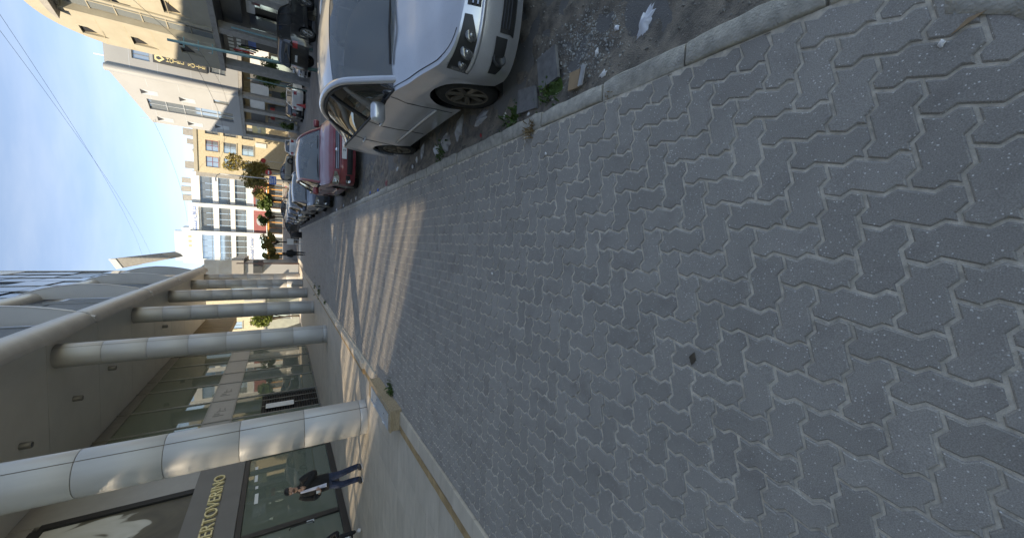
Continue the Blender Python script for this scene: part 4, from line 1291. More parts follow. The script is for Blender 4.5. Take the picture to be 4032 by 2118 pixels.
def car(name, label, spec, body, loc, rotz=0.0, group=None, detail=1, glass_m='car_glass', lamp='lamp_clear', plate_txt=None, rim='rim'):
    S = spec; L_, W_ = S['L'], S['W']
    t = thing(name, label, 'car', loc, rotz, group, local=True)
    zlow = S['sill']
    nose_a, tail_b = S['fa'] - S['arch'] - 0.02, S['ra'] + S['arch'] + 0.02
    def top(y): return lerp_tab(S['top'], y)
    h0 = top(0.35)
    def hw(z, y):
        k = (z - 0.45) / (h0 - 0.20)
        w = W_ * (1 - 0.055 * max(0, -k * 1.6) ** 1.5 - 0.055 * max(0, k) ** 2)
        w += 0.012 * math.exp(-((y - S['fa']) / .42) ** 2) + 0.012 * math.exp(-((y - S['ra']) / .42) ** 2)
        return w
    def yf(z):
        if z < 0.30: return 0.045 + (0.30 - z) * 0.35
        if z < 0.52: return 0.02
        return 0.02 + (z - 0.52) ** 1.3 * 0.52
    def yr(z):
        return L_ - (0.03 if z < 0.55 else 0.03 + (z - .55) * .16) - max(0, .33 - z) * .4
    # plan contour parameter q: 0 nose .. 1 tail
    QA, QB = 0.22, 0.80
    def plan(q, z):
        if q < QA:
            th = q / QA * math.pi / 2
            x = hw(z, nose_a) * math.sin(th) ** 0.80
            y = yf(z) + (nose_a - yf(z)) * (1 - math.cos(th) ** 0.62) if th < 1.5706 else nose_a
            return x, y
        if q > QB:
            th = (1 - q) / (1 - QB) * math.pi / 2
            x = hw(z, tail_b) * math.sin(th) ** 0.62
            y = yr(z) - (yr(z) - tail_b) * (1 - math.cos(th) ** 0.62) if th < 1.5706 else tail_b
            return x, y
        y = nose_a + (tail_b - nose_a) * (q - QA) / (QB - QA)
        return hw(z, y), y
    def bottom(y, q):
        if QA <= q <= QB:
            for yc in (S['fa'], S['ra']):
                d = abs(y - yc)
                if d < S['arch']:
                    return max(zlow, S['wr'] + math.sqrt(max(0, S['arch'] ** 2 - d * d)))
            return zlow
        return zlow - 0.03
    # stations, denser at the arches
    qs = [QA * k / 12 for k in range(12)]
    ya = [nose_a]
    for yc in (S['fa'], S['ra']):
        ya += [yc - S['arch'] * math.cos(math.pi * k / 16) for k in range(17)]
    ya += [nose_a + (tail_b - nose_a) * k / 18 for k in range(19)]
    ya = sorted(set(round(v, 4) for v in ya))
    qs += [QA + (QB - QA) * (v - nose_a) / (tail_b - nose_a) for v in ya]
    qs += [QB + (1 - QB) * k / 12 for k in range(1, 13)]
    NV = 9
    def Pz(q, z, side=1, off=0.0):
        x, y = plan(q, z)
        if off:
            x2, y2 = plan(min(1, q + .004), z); x1, y1 = plan(max(0, q - .004), z)
            nx_, ny_ = (y2 - y1), -(x2 - x1); l = math.hypot(nx_, ny_) or 1
            x, y = x + nx_ / l * off, y + ny_ / l * off
        return (x * side, y, z)
    shell = MB()
    for side in (1, -1):
        b = len(shell.v)
        for q in qs:
            x0, y0 = plan(q, 0.5)
            zb, zt = bottom(y0, q), top(y0)
            for v in range(NV + 1):
                f_ = v / NV
                z = zb + (zt - zb) * f_
                p = Pz(q, z, side)
                # crease below the shoulder, hollow door
                if QA < q < QB:
                    dz_ = (z - (zt - .17))
                    p = (p[0] + side * (0.010 * math.exp(-(dz_ / .05) ** 2) - 0.016 * math.exp(-((z - (zb + .22 * (zt - zb) + .08)) / .12) ** 2) * (1 if zb < zlow + .01 else .2)), p[1], p[2])
                shell.v.append(p)
        for i in range(len(qs) - 1):
            for v in range(NV):
                a = b + i * (NV + 1) + v
                f4 = (a, a + NV + 1, a + NV + 2, a + 1)
                shell.f.append(f4 if side > 0 else tuple(reversed(f4)))
    # top deck: bonnet and boot
    def topedge(q):
        x0, y0 = plan(q, 0.5)
        z = top(y0); x, y = plan(q, z)
        return x, y, z
    def deck(q0, q1, crown0, crown1, bow0, bow1, n=22, ridge=0.0):
        b = len(shell.v); m_ = 16
        for i in range(n + 1):
            q = q0 + (q1 - q0) * i / n
            x, y, z = topedge(q); s = i / n
            cr = crown0 + (crown1 - crown0) * math.sqrt(s); bw = bow0 + (bow1 - bow0) * s
            for j in range(m_ + 1):
                u = -1 + 2 * j / m_
                zz = z + cr * (1 - abs(u) ** 2.4) + ridge * s * math.exp(-((abs(u) - .70) / .13) ** 2)
                shell.v.append((x * u, y - bw * (1 - u * u), zz))
        for i in range(n):
            for j in range(m_):
                a = b + i * (m_ + 1) + j
                f4 = (a, a + 1, a + m_ + 2, a + m_ + 1)
                shell.f.append(f4 if q1 > q0 else tuple(reversed(f4)))
    def q_at(y): return QA + (QB - QA) * (y - nose_a) / (tail_b - nose_a)
    b0, b1 = S['belt0'], S['belt1']
    deck(0.0, q_at(b0 + .03), 0.004, 0.050, 0.0, 0.10, ridge=.012)
    if b1 < tail_b: q_end = q_at(b1)
    else:
        q_end = QB
        for k in range(60):
            qq = QB + (1 - QB) * k / 60
            if plan(qq, top(plan(qq, .5)[1]))[1] < b1: q_end = qq
    deck(1.0, q_end, 0.004, 0.03, 0.0, -0.02)
    # greenhouse: rails, roof, glass
    rail = spl(S['rail'], 7)
    wi = min(range(len(rail)), key=lambda i: abs(rail[i].y - S['wtop']))
    ri = min(range(len(rail)), key=lambda i: abs(rail[i].y - S['rtop']))
    def cross(i, m_, crown, bw):
        p = rail[i]
        return [(p.x * u, p.y - bw * (1 - u * u), p.z + crown * (1 - u * u)) for u in [-1 + 2 * j / m_ for j in range(m_ + 1)]]
    b = len(shell.v)
    for i in range(wi, ri + 1):
        shell.v += cross(i, 14, .055, 0.07 * max(0, 1 - (i - wi) / 5) - 0.05 * max(0, 1 - (ri - i) / 5))
    for i in range(ri - wi):
        for j in range(14):
            a = b + i * 15 + j
            shell.f.append((a, a + 1, a + 16, a + 15))
    bo = shell.build('body', M[body], t, smooth=True)
    bo.data.set_sharp_from_angle(angle=math.radians(48))
    def glass_sheet(i0, i1, cb, ct, nm, flip):
        m = MB()
        for i in range(i0, i1 + 1):
            s = (i - i0) / max(1, i1 - i0)
            m.v += cross(i, 14, .020 + .03 * s if flip else .05 - .03 * s, cb + (ct - cb) * s)
        for i in range(i1 - i0):
            for j in range(14):
                a = i * 15 + j
                m.f.append((a, a + 1, a + 16, a + 15))
        return m.build(nm, M[glass_m], t, smooth=True)
    ws = glass_sheet(0, wi, .16, .072, 'windscreen', True)
    glass_sheet(ri, len(rail) - 1, -.05, -.10, 'rear_window', False)
    for side in (1, -1):
        # side glass between belt and rail
        m = MB(); idx = [i for i in range(len(rail)) if b0 - .02 <= rail[i].y <= b1 + .02]
        for i in idx:
            p = rail[i]; zt = top(p.y)
            for k in range(5):
                f_ = k / 4
                xb = S['bx'] + .01
                m.v.append((side * (xb + (p.x - xb) * f_ + .018 * math.sin(math.pi * f_)), p.y, zt - .01 + (p.z - zt) * f_))
        for i in range(len(idx) - 1):
            for k in range(4):
                a = i * 5 + k
                f4 = (a, a + 5, a + 6, a + 1)
                m.f.append(f4 if side > 0 else tuple(reversed(f4)))
        sg = m.build('side_window', M['car_glass_d'], t, smooth=True)
        # painted rail (A pillar, roof edge, C pillar) and rubber below
        MB().tube([(side * (rail[0].x + .02), rail[0].y - .16, rail[0].z - .10)] + [(side * p.x, p.y, p.z) for p in rail] + [(side * rail[-1].x, rail[-1].y + .1, rail[-1].z - .1)], .040, 8, sq=(1.0, .8)).build('pillar', M[body], t, smooth=True)
        MB().tube([(side * (p.x + .018 + .012), p.y, p.z - .045) for p in rail[4:-2]], .016, 6).build('window_trim', M['plastic'], sg, smooth=True)
        for yp in ((rail[0].y + 1.17), (rail[0].y + 2.15)):
            if yp > b1 - .25: continue
            j = min(range(len(rail)), key=lambda i: abs(rail[i].y - yp)); p = rail[j]; zt = top(p.y)
            MB().tube([(side * (S['bx'] + .012 + (p.x - S['bx']) * k / 4 + .022 * math.sin(math.pi * k / 4)), yp, zt - .01 + (p.z - zt) * k / 4) for k in range(5)], .045, 6, sq=(1.0, .25)).build('door_pillar', M['plastic'], sg, smooth=True)
        MB().tube([(side * (S['bx'] + .016), y_, top(y_) - .004) for y_ in [b0 + (b1 - b0) * k / 12 for k in range(13)]], .016, 6).build('belt_trim', M['plastic'], t, smooth=True)
        # mirror
        ym, zm = b0 + .34, top(b0 + .3) + .075
        mo = MB(); mo.box((side * (W_ + .095), ym, zm), (.215, .105, .150), rx=.12, rz=side * -.12)
        mr_ = mo.build('mirror', M[body], t, bevel=.045)
        mr_.data.polygons.foreach_set('use_smooth', [True] * 6)
        MB().tube([(side * (S['bx'] + .0), ym + .02, zm - .07), (side * (W_ + .06), ym + .01, zm - .02)], .03, 6).build('mirror_arm', M['plastic'], mr_)
        MB().box((side * (W_ + .088), ym + .068, zm), (.17, .012, .10)).build('mirror_glass', M['chrome'], mr_)
        # handles, door gaps
        if detail:
            for yh in (b0 + 1.02, b0 + 1.95):
                zh = top(yh) - .13
                MB().tube([(side * (hw(zh, yh) + .006), yh - .09, zh), (side * (hw(zh, yh) + .035), yh - .05, zh), (side * (hw(zh, yh) + .035), yh + .05, zh), (side * (hw(zh, yh) + .006), yh + .09, zh)], .013, 6).build('door_handle', M[body], t, smooth=True)
            for yg in (b0 + .16, b0 + 1.16, min(b0 + 2.1, S['ra'] - S['arch'] + .02)):
                pth = []
                for k in range(9):
                    z = max(zlow + .05, bottom(yg, .5)) + (top(yg) - .01 - max(zlow + .05, bottom(yg, .5))) * k / 8
                    zt_, zb_ = top(yg), bottom(yg, .5)
                    x = hw(z, yg) + 0.010 * math.exp(-((z - (zt_ - .17)) / .05) ** 2) - 0.016 * math.exp(-((z - (zb_ + .22 * (zt_ - zb_) + .08)) / .12) ** 2) * (1 if zb_ < zlow + .01 else .2)
                    pth.append((side * (x + .001), yg, z))
                MB().tube(pth, .0045, 4).build('door_gap', M['plastic'], t)
            # rubbing strip
            MB().tube([(side * (hw(.45, y_) - .003), y_, .45 + (.1 if S is SUV else 0)) for y_ in [S['fa'] + .5 + (S['ra'] - S['fa'] - 1.0) * k / 6 for k in range(7)]], .014, 6, sq=(.7, 1.6)).build('rub_strip', M[body], t, smooth=True)
    # bonnet gap
    if detail:
        for side in (1, -1):
            pth = []
            for k in range(16):
                q = 0.115 + (q_at(b0) - .115) * k / 15
                x, y, z = topedge(q)
                pth.append((side * x * .955, y + .01, z + .0115))
            MB().tube(pth, .0032, 4).build('bonnet_gap', M['plastic'], t)
        pth = [(x * .012, 0, 0) for x in range(0)]
    # front lamps (patches of the nose surface), bumper openings
    def patch(q0, q1, zlo, zhi, off, nm, m_, par, side, n=10, k_=4):
        mb = MB()
        for i in range(n + 1):
            s = i / n; q = q0 + (q1 - q0) * s
            a, b_ = zlo(s), zhi(s)
            for j in range(k_ + 1):
                mb.v.append(Pz(q, a + (b_ - a) * j / k_, side, off))
        for i in range(n):
            for j in range(k_):
                a = i * (k_ + 1) + j
                f4 = (a, a + k_ + 1, a + k_ + 2, a + 1)
                mb.f.append(f4 if side > 0 else tuple(reversed(f4)))
        return mb.build(nm, M[m_], par, smooth=True)
    hz = S['top'][1][1] - .035          # top of the lamps
    for side in (1, -1):
        hl = patch(.085, .205, lambda s: hz - .045 - .10 * math.sin(min(1, s * 1.25) * math.pi * .55), lambda s: hz + .012 + .045 * s - .09 * max(0, s - .85), .006, 'headlamp', lamp if not detail or detail == 1 else 'lamp_dark', t, side)
        if detail == 2:
            for q, r in ((.118, .050), (.150, .060), (.180, .040)):
                c_ = Pz(q, hz - .052, side, .010)
                MB().blob(c_, (r, .018, r * .95), 3, .0, 3).build('lamp_bulb', M['lamp_smoke'], hl, smooth=True)
                MB().blob((c_[0], c_[1] - .014, c_[2]), (r * .35, .012, r * .3), 3, .0, 2).build('lamp_glint', M['lamp_clear'], hl, smooth=True)
            patch(.192, .204, lambda s: hz - .10, lambda s: hz + .02, .009, 'indicator', 'lamp_smoke', hl, side, 4, 2)
        else:
            c_ = Pz(.15, hz - .045, side, .010)
            MB().blob(c_, (.06, .02, .045), 3, .0, 2).build('lamp_bulb', M['lamp_clear'], hl, smooth=True)
        # side air openings with fog lamp
        fg = patch(.105, .185, lambda s: .29 + (zlow - .215) + .10 * max(0, s - .7), lambda s: .425 + (zlow - .215) - .03 * s, .005, 'bumper_opening', 'plastic', t, side)
        c_ = Pz(.145, .352 + (zlow - .215), side, .012)
        MB().lathe([(.0, 0), (.045, -.004), (.052, -.014), (.058, -.01), (.06, .01)], c_, 16, 'Y').build('fog_lamp', M['lamp_dark' if detail == 2 else 'lamp_clear'], fg, smooth=True)
        tl = patch(.865, .945, lambda s: top(L_) - .30, lambda s: top(L_) - .055, .006, 'tail_lamp', 'lamp_red', t, side, 8, 4)
    def mid(q1, za, zb, nm, m_, off=.005):
        mb = MB(); n = 14
        for i in range(n + 1):
            q = -q1 + 2 * q1 * i / n
            for j in range(4):
                mb.v.append(Pz(abs(q), za + (zb - za) * j / 3, 1 if q >= 0 else -1, off))
        for i in range(n):
            for j in range(3):
                a = i * 4 + j
                mb.f.append((a, a + 4, a + 5, a + 1))
        return mb.build(nm, M[m_], t, smooth=True)
    zo = zlow - .215
    gr = mid(.072, hz - .10, hz + .0, 'grille', 'plastic')
    for k in range(2 if detail else 1):
        zz = hz - .035 - k * .035
        MB().tube([Pz(abs(q), zz, 1 if q >= 0 else -1, .012) for q in [-.07 + .14 * i / 12 for i in range(13)]], .008, 6).build('grille_bar', M['chrome'], gr)
    lo = mid(.098, .255 + zo, .40 + zo, 'lower_grille', 'plastic')
    for k in range(5):
        zz = .27 + zo + k * .028
        MB().tube([Pz(abs(q), zz, 1 if q >= 0 else -1, .010) for q in [-.09 + .18 * i / 12 for i in range(13)]], .006, 4).build('grille_bar', M['lamp_dark'], lo)
    MB().tube([Pz(abs(q), hz - .125, 1 if q >= 0 else -1, .004) for q in [-.20 + .40 * i / 28 for i in range(29)]], .020, 6, sq=(.6, 1)).build('bumper_crease', M[body], t, smooth=True)
    pl = MB().box((0, -.012 + yf(.47 + zo), .475 + zo), (.44, .012, .115)).build('number_plate', M['plate'], t)
    pr_ = MB().box((0, L_ - .012, .80 if S is not SUV else .95), (.44, .02, .115)).build('number_plate', M['plate'], t)
    if plate_txt:
        text_mb(plate_txt, .10, .004, lambda x, y, z: (x, -.022 + yf(.47 + zo) - z, .475 + zo + y)).build('plate_lettering', M['plastic'], pl)
    # badge, wipers
    MB().lathe([(0, 0), (.045, 0), (.05, .008), (.04, .012), (0, .012)], (0, yf(hz) - .03, hz - .04), 14, 'Y').build('badge', M['chrome'], t, smooth=True)
    if detail:
        for x0, x1, l in ((-.62, .02, 0), (-.02, .52, 1)):
            a = rail[1]; yb_ = b0 - .075
            MB().tube([(x0, yb_ + .03 - .0, top(b0) + .055), ((x0 + x1) / 2, yb_ - .03, top(b0) + .085), (x1, yb_ - .02, top(b0) + .075)], .011, 6).build('wiper', M['plastic'], t)
        MB().grid(lambda u, v: ((u * 2 - 1) * .70, b0 - .135 + .16 * (u * 2 - 1) ** 2 + v * .10, top(b0) + .052 - .05 * (u * 2 - 1) ** 2 + v * .012), 12, 2).build('cowl', M['plastic'], t, smooth=True)
        if S is not SUV:
            # cabin: dashboard, wheel and two seats
            MB().span((-.70, b0 + .12, .70), (.70, b0 + .62, .93)).build('dashboard', M['lamp_dark'], t, bevel=.05)
            for sx_ in (-.36, .36):
                m = MB(); m.box((sx_, b0 + 1.45, 1.0), (.46, .14, .62), rx=-.16); m.box((sx_, b0 + 1.20, .68), (.46, .5, .16)); m.box((sx_, b0 + 1.52, 1.34), (.24, .09, .16), rx=-.1)
                m.build('seat', M['seat'], t, bevel=.05)
            MB().lathe([(.17 + .014 * math.cos(a), .014 * math.sin(a)) for a in [math.pi * 2 * k / 8 for k in range(9)]], (.36, b0 + .72, .98), 20, 'Y').build('steering_wheel', M['plastic'], t, smooth=True)
    # underside and wheels
    MB().span((-W_ + .16, .25, zlow - .03), (W_ - .16, L_ - .25, zlow + .10)).build('underbody', M['black'], t)
    for yc in (S['fa'], S['ra']):
        for side in (1, -1):
            MB().lathe([(S['arch'] - .004, -.11), (S['arch'] - .004, .11), (0, .11)][::1], (side * (W_ - .145), yc, S['wr']), 24, 'X').build('wheel_well', M['black'], t)
    wr, ww = S['wr'], .105
    tyre_me = MB().lathe([(wr * .66, -ww * .92), (wr * .80, -ww), (wr * .93, -ww * .97), (wr * .99, -ww * .75), (wr, -ww * .4), (wr, ww * .4), (wr * .99, ww * .75), (wr * .93, ww * .97), (wr * .80, ww), (wr * .66, ww * .92)], n=32, axis='X').mesh('tyre', M['tyre'], smooth=True)
    rm = MB(); rm.lathe([(wr * .69, ww * .90), (wr * .67, ww * .97), (wr * .62, ww * .93), (wr * .60, ww * .2), (wr * .60, -ww * .9)], n=32, axis='X')
    rm.lathe([(0, ww * .70), (wr * .16, ww * .70), (wr * .18, ww * .5)], n=16, axis='X')
    ns = 7 if S is not SUV else 6
    for k in range(ns):
        a = 2 * math.pi * k / ns
        for da in ((-.09, .09) if S is not SUV else (-.12, .12)):
            rm.tube([(ww * .62, math.cos(a + da * .4) * wr * .12, math.sin(a + da * .4) * wr * .12), (ww * .80, math.cos(a + da) * wr * .62, math.sin(a + da) * wr * .62)], [wr * .07, wr * .055], 5)
    rim_me = rm.mesh('rim', M[rim], smooth=False)
    disc_me = MB().lathe([(0, 0), (wr * .56, 0), (wr * .56, .02)], n=20, axis='X').mesh('brake_disc', M['lamp_dark'])
    for yc in (S['fa'], S['ra']):
        for side in (1, -1):
            w = link_mesh('wheel', tyre_me, t, (side * (W_ - ww - .012), yc, wr), (rnd.random() * 3 if 0 else 0, 0, 0 if side > 0 else math.pi))
            link_mesh('rim', rim_me, w); link_mesh('brake_disc', disc_me, w)
    return t

RZ = -0.145
car('silver_sedan', 'dusty silver sedan parked nearest the camera with dark smoked headlamps', SEDAN, 'p_silver', (2.335, 2.62, RZ), math.radians(0.0), detail=2, rim='rim_d')
car('red_sedan', 'dark red sedan parked behind the silver one', dict(SEDAN, W=.86), 'p_red', (2.35, 10.75, RZ + .015), math.radians(-0.5), plate_txt='2')
grp = 'cars parked along the near kerb'
row = [(17.0, SEDAN, 'p_blue', 'dark blue sedan with pale roof reflections parked behind the red sedan'),
       (22.3, HATCH, 'p_grey', 'grey hatchback third behind the red sedan along the kerb'),
       (27.2, SEDAN, 'p_black', 'black sedan in the middle of the kerbside row'),
       (32.6, HATCH, 'p_beige', 'beige hatchback far down the kerbside row'),
       (37.6, SEDAN, 'p_blue', 'navy sedan last but one in the kerbside row'),
       (43.0, HATCH, 'p_black', 'black hatchback at the far end of the kerbside row')]
for (y, sp, c, lb) in row:
    car('parked_car', lb, sp, c, (2.33 + rnd.gauss(0, .05), y, road_z(y + 2) - .005), rnd.gauss(0, .008), grp, detail=1 if y < 24 else 0, glass_m='car_glass' if y < 24 else 'car_glass_d')
# across the street
car('black_suv', 'big black off-roader with silver wheels parked slantwise across the street', SUV, 'p_black', (14.6, 28.0, .08), math.radians(120), detail=1, glass_m='car_glass_d')
car('silver_sedan', 'bright silver sedan nosing out behind the black off-roader', SEDAN, 'p_silver', (12.6, 32.2, road_z(32) + .02), math.radians(-38), detail=0, glass_m='car_glass_d')
car('black_hatchback', 'black hatchback seen from behind in front of the hotel shops', HATCH, 'p_black', (13.1, 46.2, road_z(40) + .02), math.radians(172), detail=0, glass_m='car_glass_d')
car('white_sedan', 'white sedan parked between the silver sedan and the hotel', SEDAN, 'p_white', (14.6, 43.6, road_z(41) + .02), math.radians(150), detail=0, glass_m='car_glass_d')
car('white_sedan', 'white sedan behind the black hatchback beside the hotel corner', SEDAN, 'p_white', (10.9, 51.5, road_z(50)), math.radians(165), detail=0, glass_m='car_glass_d')
car('beige_sedan', 'beige grey sedan seen side-on at the crossing below the ochre house', SEDAN, 'p_beige', (11.2, 58.6, road_z(58)), math.radians(75), detail=0, glass_m='car_glass_d')
car('grey_sedan', 'grey sedan in traffic side-on behind the red sedan roof', SEDAN, 'p_grey', (6.4, 57.4, road_z(57)), math.radians(70), detail=0, glass_m='car_glass_d')
car('dark_sedan', 'dark sedan crossing behind the far end of the kerbside row', SEDAN, 'p_black', (-0.6, 51.0, road_z(51) - .02), math.radians(-100), detail=0, glass_m='car_glass_d')
# ================================================================== PEOPLE
def skinned(name, joints, edges, m, parent, sub=2, root=0):
    """continuous body grown from a skeleton: joints = [(x,y,z,rx,ry)]"""
    me = bpy.data.meshes.new(name)
    me.from_pydata([j[:3] for j in joints], edges, [])
    o = bpy.data.objects.new(name, me); COL.objects.link(o)
    o.parent = parent; ORG[o.name] = ORG[parent.name]
    o.modifiers.new('skin', 'SKIN')
    if not me.skin_vertices: 
        bpy.context.view_layer.objects.active = o
    sv = me.skin_vertices[0].data if me.skin_vertices else None
    if sv:
        for i, j in enumerate(joints):
            sv[i].radius = (j[3], j[4] if len(j) > 4 else j[3]); sv[i].use_root = i == root
    md = o.modifiers.new('sub', 'SUBSURF'); md.levels = sub; md.render_levels = sub
    me.materials.append(m)
    o.modifiers['skin'].use_smooth_shade = True
    return o
def limb(name, pts, rs, m, parent, n=12, sq=None):
    P = spl(pts, 4); R = [v.x for v in spl([(r, 0, 0) for r in rs], 4)]
    return MB().tube(P, R, n, sq=sq).build(name, m, parent, smooth=True)
def hand(par, wrist, dirv, palm_n, m, s=1.0, curl=0.7):
    """palm and five fingers, bent round what they hold"""
    w = Vector(wrist); d = Vector(dirv).normalized(); n_ = Vector(palm_n).normalized(); n_ = (n_ - d * n_.dot(d)).normalized(); x = d.cross(n_)
    mb = MB()
    mb.tube([w, w + d * .045 * s, w + d * .085 * s], [.024 * s, .036 * s, .036 * s], 10, sq=(1.0, .55) if abs(x.dot(Vector((1, 0, 0)))) > 2 else None)
    for k, l in enumerate((.070, .078, .072, .056)):
        b = w + d * .085 * s + x * (k - 1.5) * .019 * s
        p1 = b + d * l * .45 * s + n_ * .010 * curl * s; p2 = b + d * l * .75 * s + n_ * .035 * curl * s; p3 = b + d * l * .85 * s + n_ * .058 * curl * s
        mb.tube([b - d * .02 * s, p1, p2, p3], [.0095 * s, .009 * s, .008 * s, .006 * s], 6)
    b = w + d * .025 * s - x * .030 * s
    mb.tube([b, b + d * .035 * s - x * .018 * s + n_ * .012 * s, b + d * .065 * s - x * .014 * s + n_ * .030 * s], [.013 * s, .011 * s, .008 * s], 6)
    return mb.build('hand', m, par, smooth=True)

# man on the arcade floor, cigarette at his lips, a paper cup in the other hand
pm_ = thing('person', 'person in black jacket and jeans smoking beside the first column', 'person', (-5.95, 9.75, 0), math.radians(6), local=True)
K = 0.952
def J(x, y, z, r, r2=None): return (x * K, y * K, z * K, r * K, (r2 or r) * K)
bj = [J(0, 0, .95, .075, .065), J(0, .0, 1.15, .085, .07), J(0, .0, 1.36, .09, .07), J(.01, -.01, 1.47, .055), J(.02, -.03, 1.56, .062), J(.03, -.05, 1.65, .085, .095), J(.035, -.045, 1.73, .075, .085),
      J(.085, -.01, .86, .055), J(.13, -.04, .50, .042), J(.175, .03, .09, .032), J(-.085, -.01, .86, .055), J(-.125, -.10, .50, .042), J(-.135, -.05, .09, .032),
      J(.17, 0, 1.39, .042), J(.29, -.03, 1.14, .034), J(.13, -.195, 1.31, .028), J(-.17, 0, 1.39, .042), J(-.29, .0, 1.14, .034), J(-.155, -.205, 1.025, .028)]
be = [(0, 1), (1, 2), (2, 3), (3, 4), (4, 5), (5, 6), (0, 7), (7, 8), (8, 9), (0, 10), (10, 11), (11, 12), (2, 13), (13, 14), (14, 15), (2, 16), (16, 17), (17, 18)]
body = skinned('body', bj, be, M['skin'], pm_)
k3 = lambda *p: tuple(v * K for v in p)
# face
hd = Vector(k3(.033, -.05, 1.665))
MB().blob(hd + Vector((0, -.082, -.012)), (.013, .020, .022), 1, 0, 2).build('nose', M['skin'], body, smooth=True)
for sx_ in (-1, 1):
    MB().blob(hd + Vector((sx_ * .030, -.074, .012)), (.013, .008, .007), 1, 0, 2).build('eye', M['hair'], body, smooth=True)
    MB().box(hd + Vector((sx_ * .032, -.076, .032)), (.036, .010, .008)).build('eyebrow', M['hair'], body)
    MB().blob(hd + Vector((sx_ * .080, .0, -.005)), (.012, .022, .032), 1, 0, 2).build('ear', M['skin'], body, smooth=True)
MB().blob(hd + Vector((0, -.035, -.075)), (.056, .046, .030), 2, .1, 3).build('beard', mat('beard', (.13, .080, .060), .8), body, smooth=True)
MB().box(hd + Vector((0, -.088, -.052)), (.034, .008, .007)).build('mouth', mat('lips', (.30, .12, .10), .5), body)
hb_ = MB()
hb_.blob(hd + Vector((0, .022, .045)), (.086, .094, .072), 4, .10, 3)
hb_.build('hair', M['hair'], body, smooth=True)
# clothes
jk = MB()
def ring_loft(m, rings, n=20):
    """closed rings: (cx,cy,z,rx,ry)"""
    b = len(m.v)
    for (cx, cy, z, rx, ry) in rings:
        for k in range(n):
            a = 2 * math.pi * k / n
            m.v.append((K * (cx + rx * math.cos(a)), K * (cy + ry * math.sin(a)), K * z))
    for i in range(len(rings) - 1):
        for k in range(n):
            k2 = (k + 1) % n
            m.f.append((b + i * n + k, b + i * n + k2, b + (i + 1) * n + k2, b + (i + 1) * n + k))
    m.f.append(tuple(b + (len(rings) - 1) * n + k for k in range(n)))
    return m
ring_loft(jk, [(0, 0, .80, .205, .150), (0, 0, .90, .212, .155), (0, 0, 1.05, .212, .152), (0, 0, 1.20, .228, .155), (0, 0, 1.33, .235, .150), (0, .005, 1.42, .205, .122), (0, .0, 1.46, .105, .085), (0, .0, 1.50, .078, .078), (0, .0, 1.53, .072, .072)])
for sg, el, wr_ in ((1, (.31, -.03, 1.13), (.12, -.205, 1.33)), (-1, (-.30, .0, 1.13), (-.15, -.205, 1.03))):
    P = spl([k3(sg * .17, 0, 1.42), k3(sg * .245, 0, 1.30), k3(*el), k3((el[0] + wr_[0]) / 2, (el[1] + wr_[1]) / 2 - .02, (el[2] + wr_[2]) / 2), k3(*wr_)], 5)
    R_ = [v.x * K for v in spl([(.094, 0, 0), (.092, 0, 0), (.080, 0, 0), (.068, 0, 0), (.054, 0, 0)], 5)]
    jk.tube(P, R_, 12)
jk.build('jacket', M['jacket'], pm_, smooth=True)
MB().grid(lambda u, v: (K * (-.048 + .096 * u * (1 - .35 * v)), K * (-.160 - .012 * math.sin(math.pi * u)), K * (.86 + .58 * v)), 6, 8).build('shirt', M['shirt'], pm_, smooth=True)
tr = MB()
ring_loft(tr, [(0, 0, .74, .15, .12), (0, 0, .86, .170, .128), (0, 0, .96, .165, .12)])
for sg, kn, an in ((1, (.13, -.04, .50), (.175, .03, .06)), (-1, (-.125, -.10, .50), (-.135, -.05, .06))):
    tr.tube(spl([k3(sg * .088, 0, .90), k3(sg * .10, -.02, .72), k3(*kn), k3((kn[0] + an[0]) / 2, (kn[1] + an[1]) / 2 + .015, .28), k3(*an)], 5), [v.x * K for v in spl([(.104, 0, 0), (.100, 0, 0), (.080, 0, 0), (.072, 0, 0), (.066, 0, 0)], 5)], 14)
tr.build('trousers', M['jeans'], pm_, smooth=True)
for sg, ax, ay in ((1, .175, .03), (-1, -.135, -.05)):
    so = MB(); so.blob(k3(ax, ay - .07, .055), (.060, .155, .060), 2, .05, 3)
    so.v = [(p[0], p[1], max(.012, p[2])) for p in so.v]
    sh = so.build('shoe', M['shoe'], pm_, smooth=True)
    MB().prism([k3(ax + .05 * math.cos(a), ay - .06 + .14 * math.sin(a), 0.0) for a in [2 * math.pi * k / 16 for k in range(16)]], (0, 0, .018)).build('sole', M['paper'], sh)
hand(pm_, k3(.115, -.21, 1.335), (-.35, -.35, 1.0), (0, 1, .3), M['skin'], 1.0, .8)
hand(pm_, k3(-.145, -.215, 1.03), (.9, -.4, .15), (.2, .9, .3), M['skin'], 1.0, 1.1)
MB().tube([k3(.045, -.165, 1.60), k3(.05, -.235, 1.60)], .005, 6).build('cigarette', M['paper'], pm_)
cu = MB().lathe([(0, 0), (.026, 0), (.034, .085), (.031, .085), (.024, .006), (0, .006)], n=16)
cu.v = [(p[0] - .055, p[1] - .275, p[2] + .965) for p in cu.v]
co_ = cu.build('paper_cup', M['paper'], None, smooth=True)
co_.location = (-5.95, 9.75, 0); co_.rotation_euler = (0, 0, math.radians(6))
tag(co_, 'white paper cup held by the person in black jacket', 'cup')

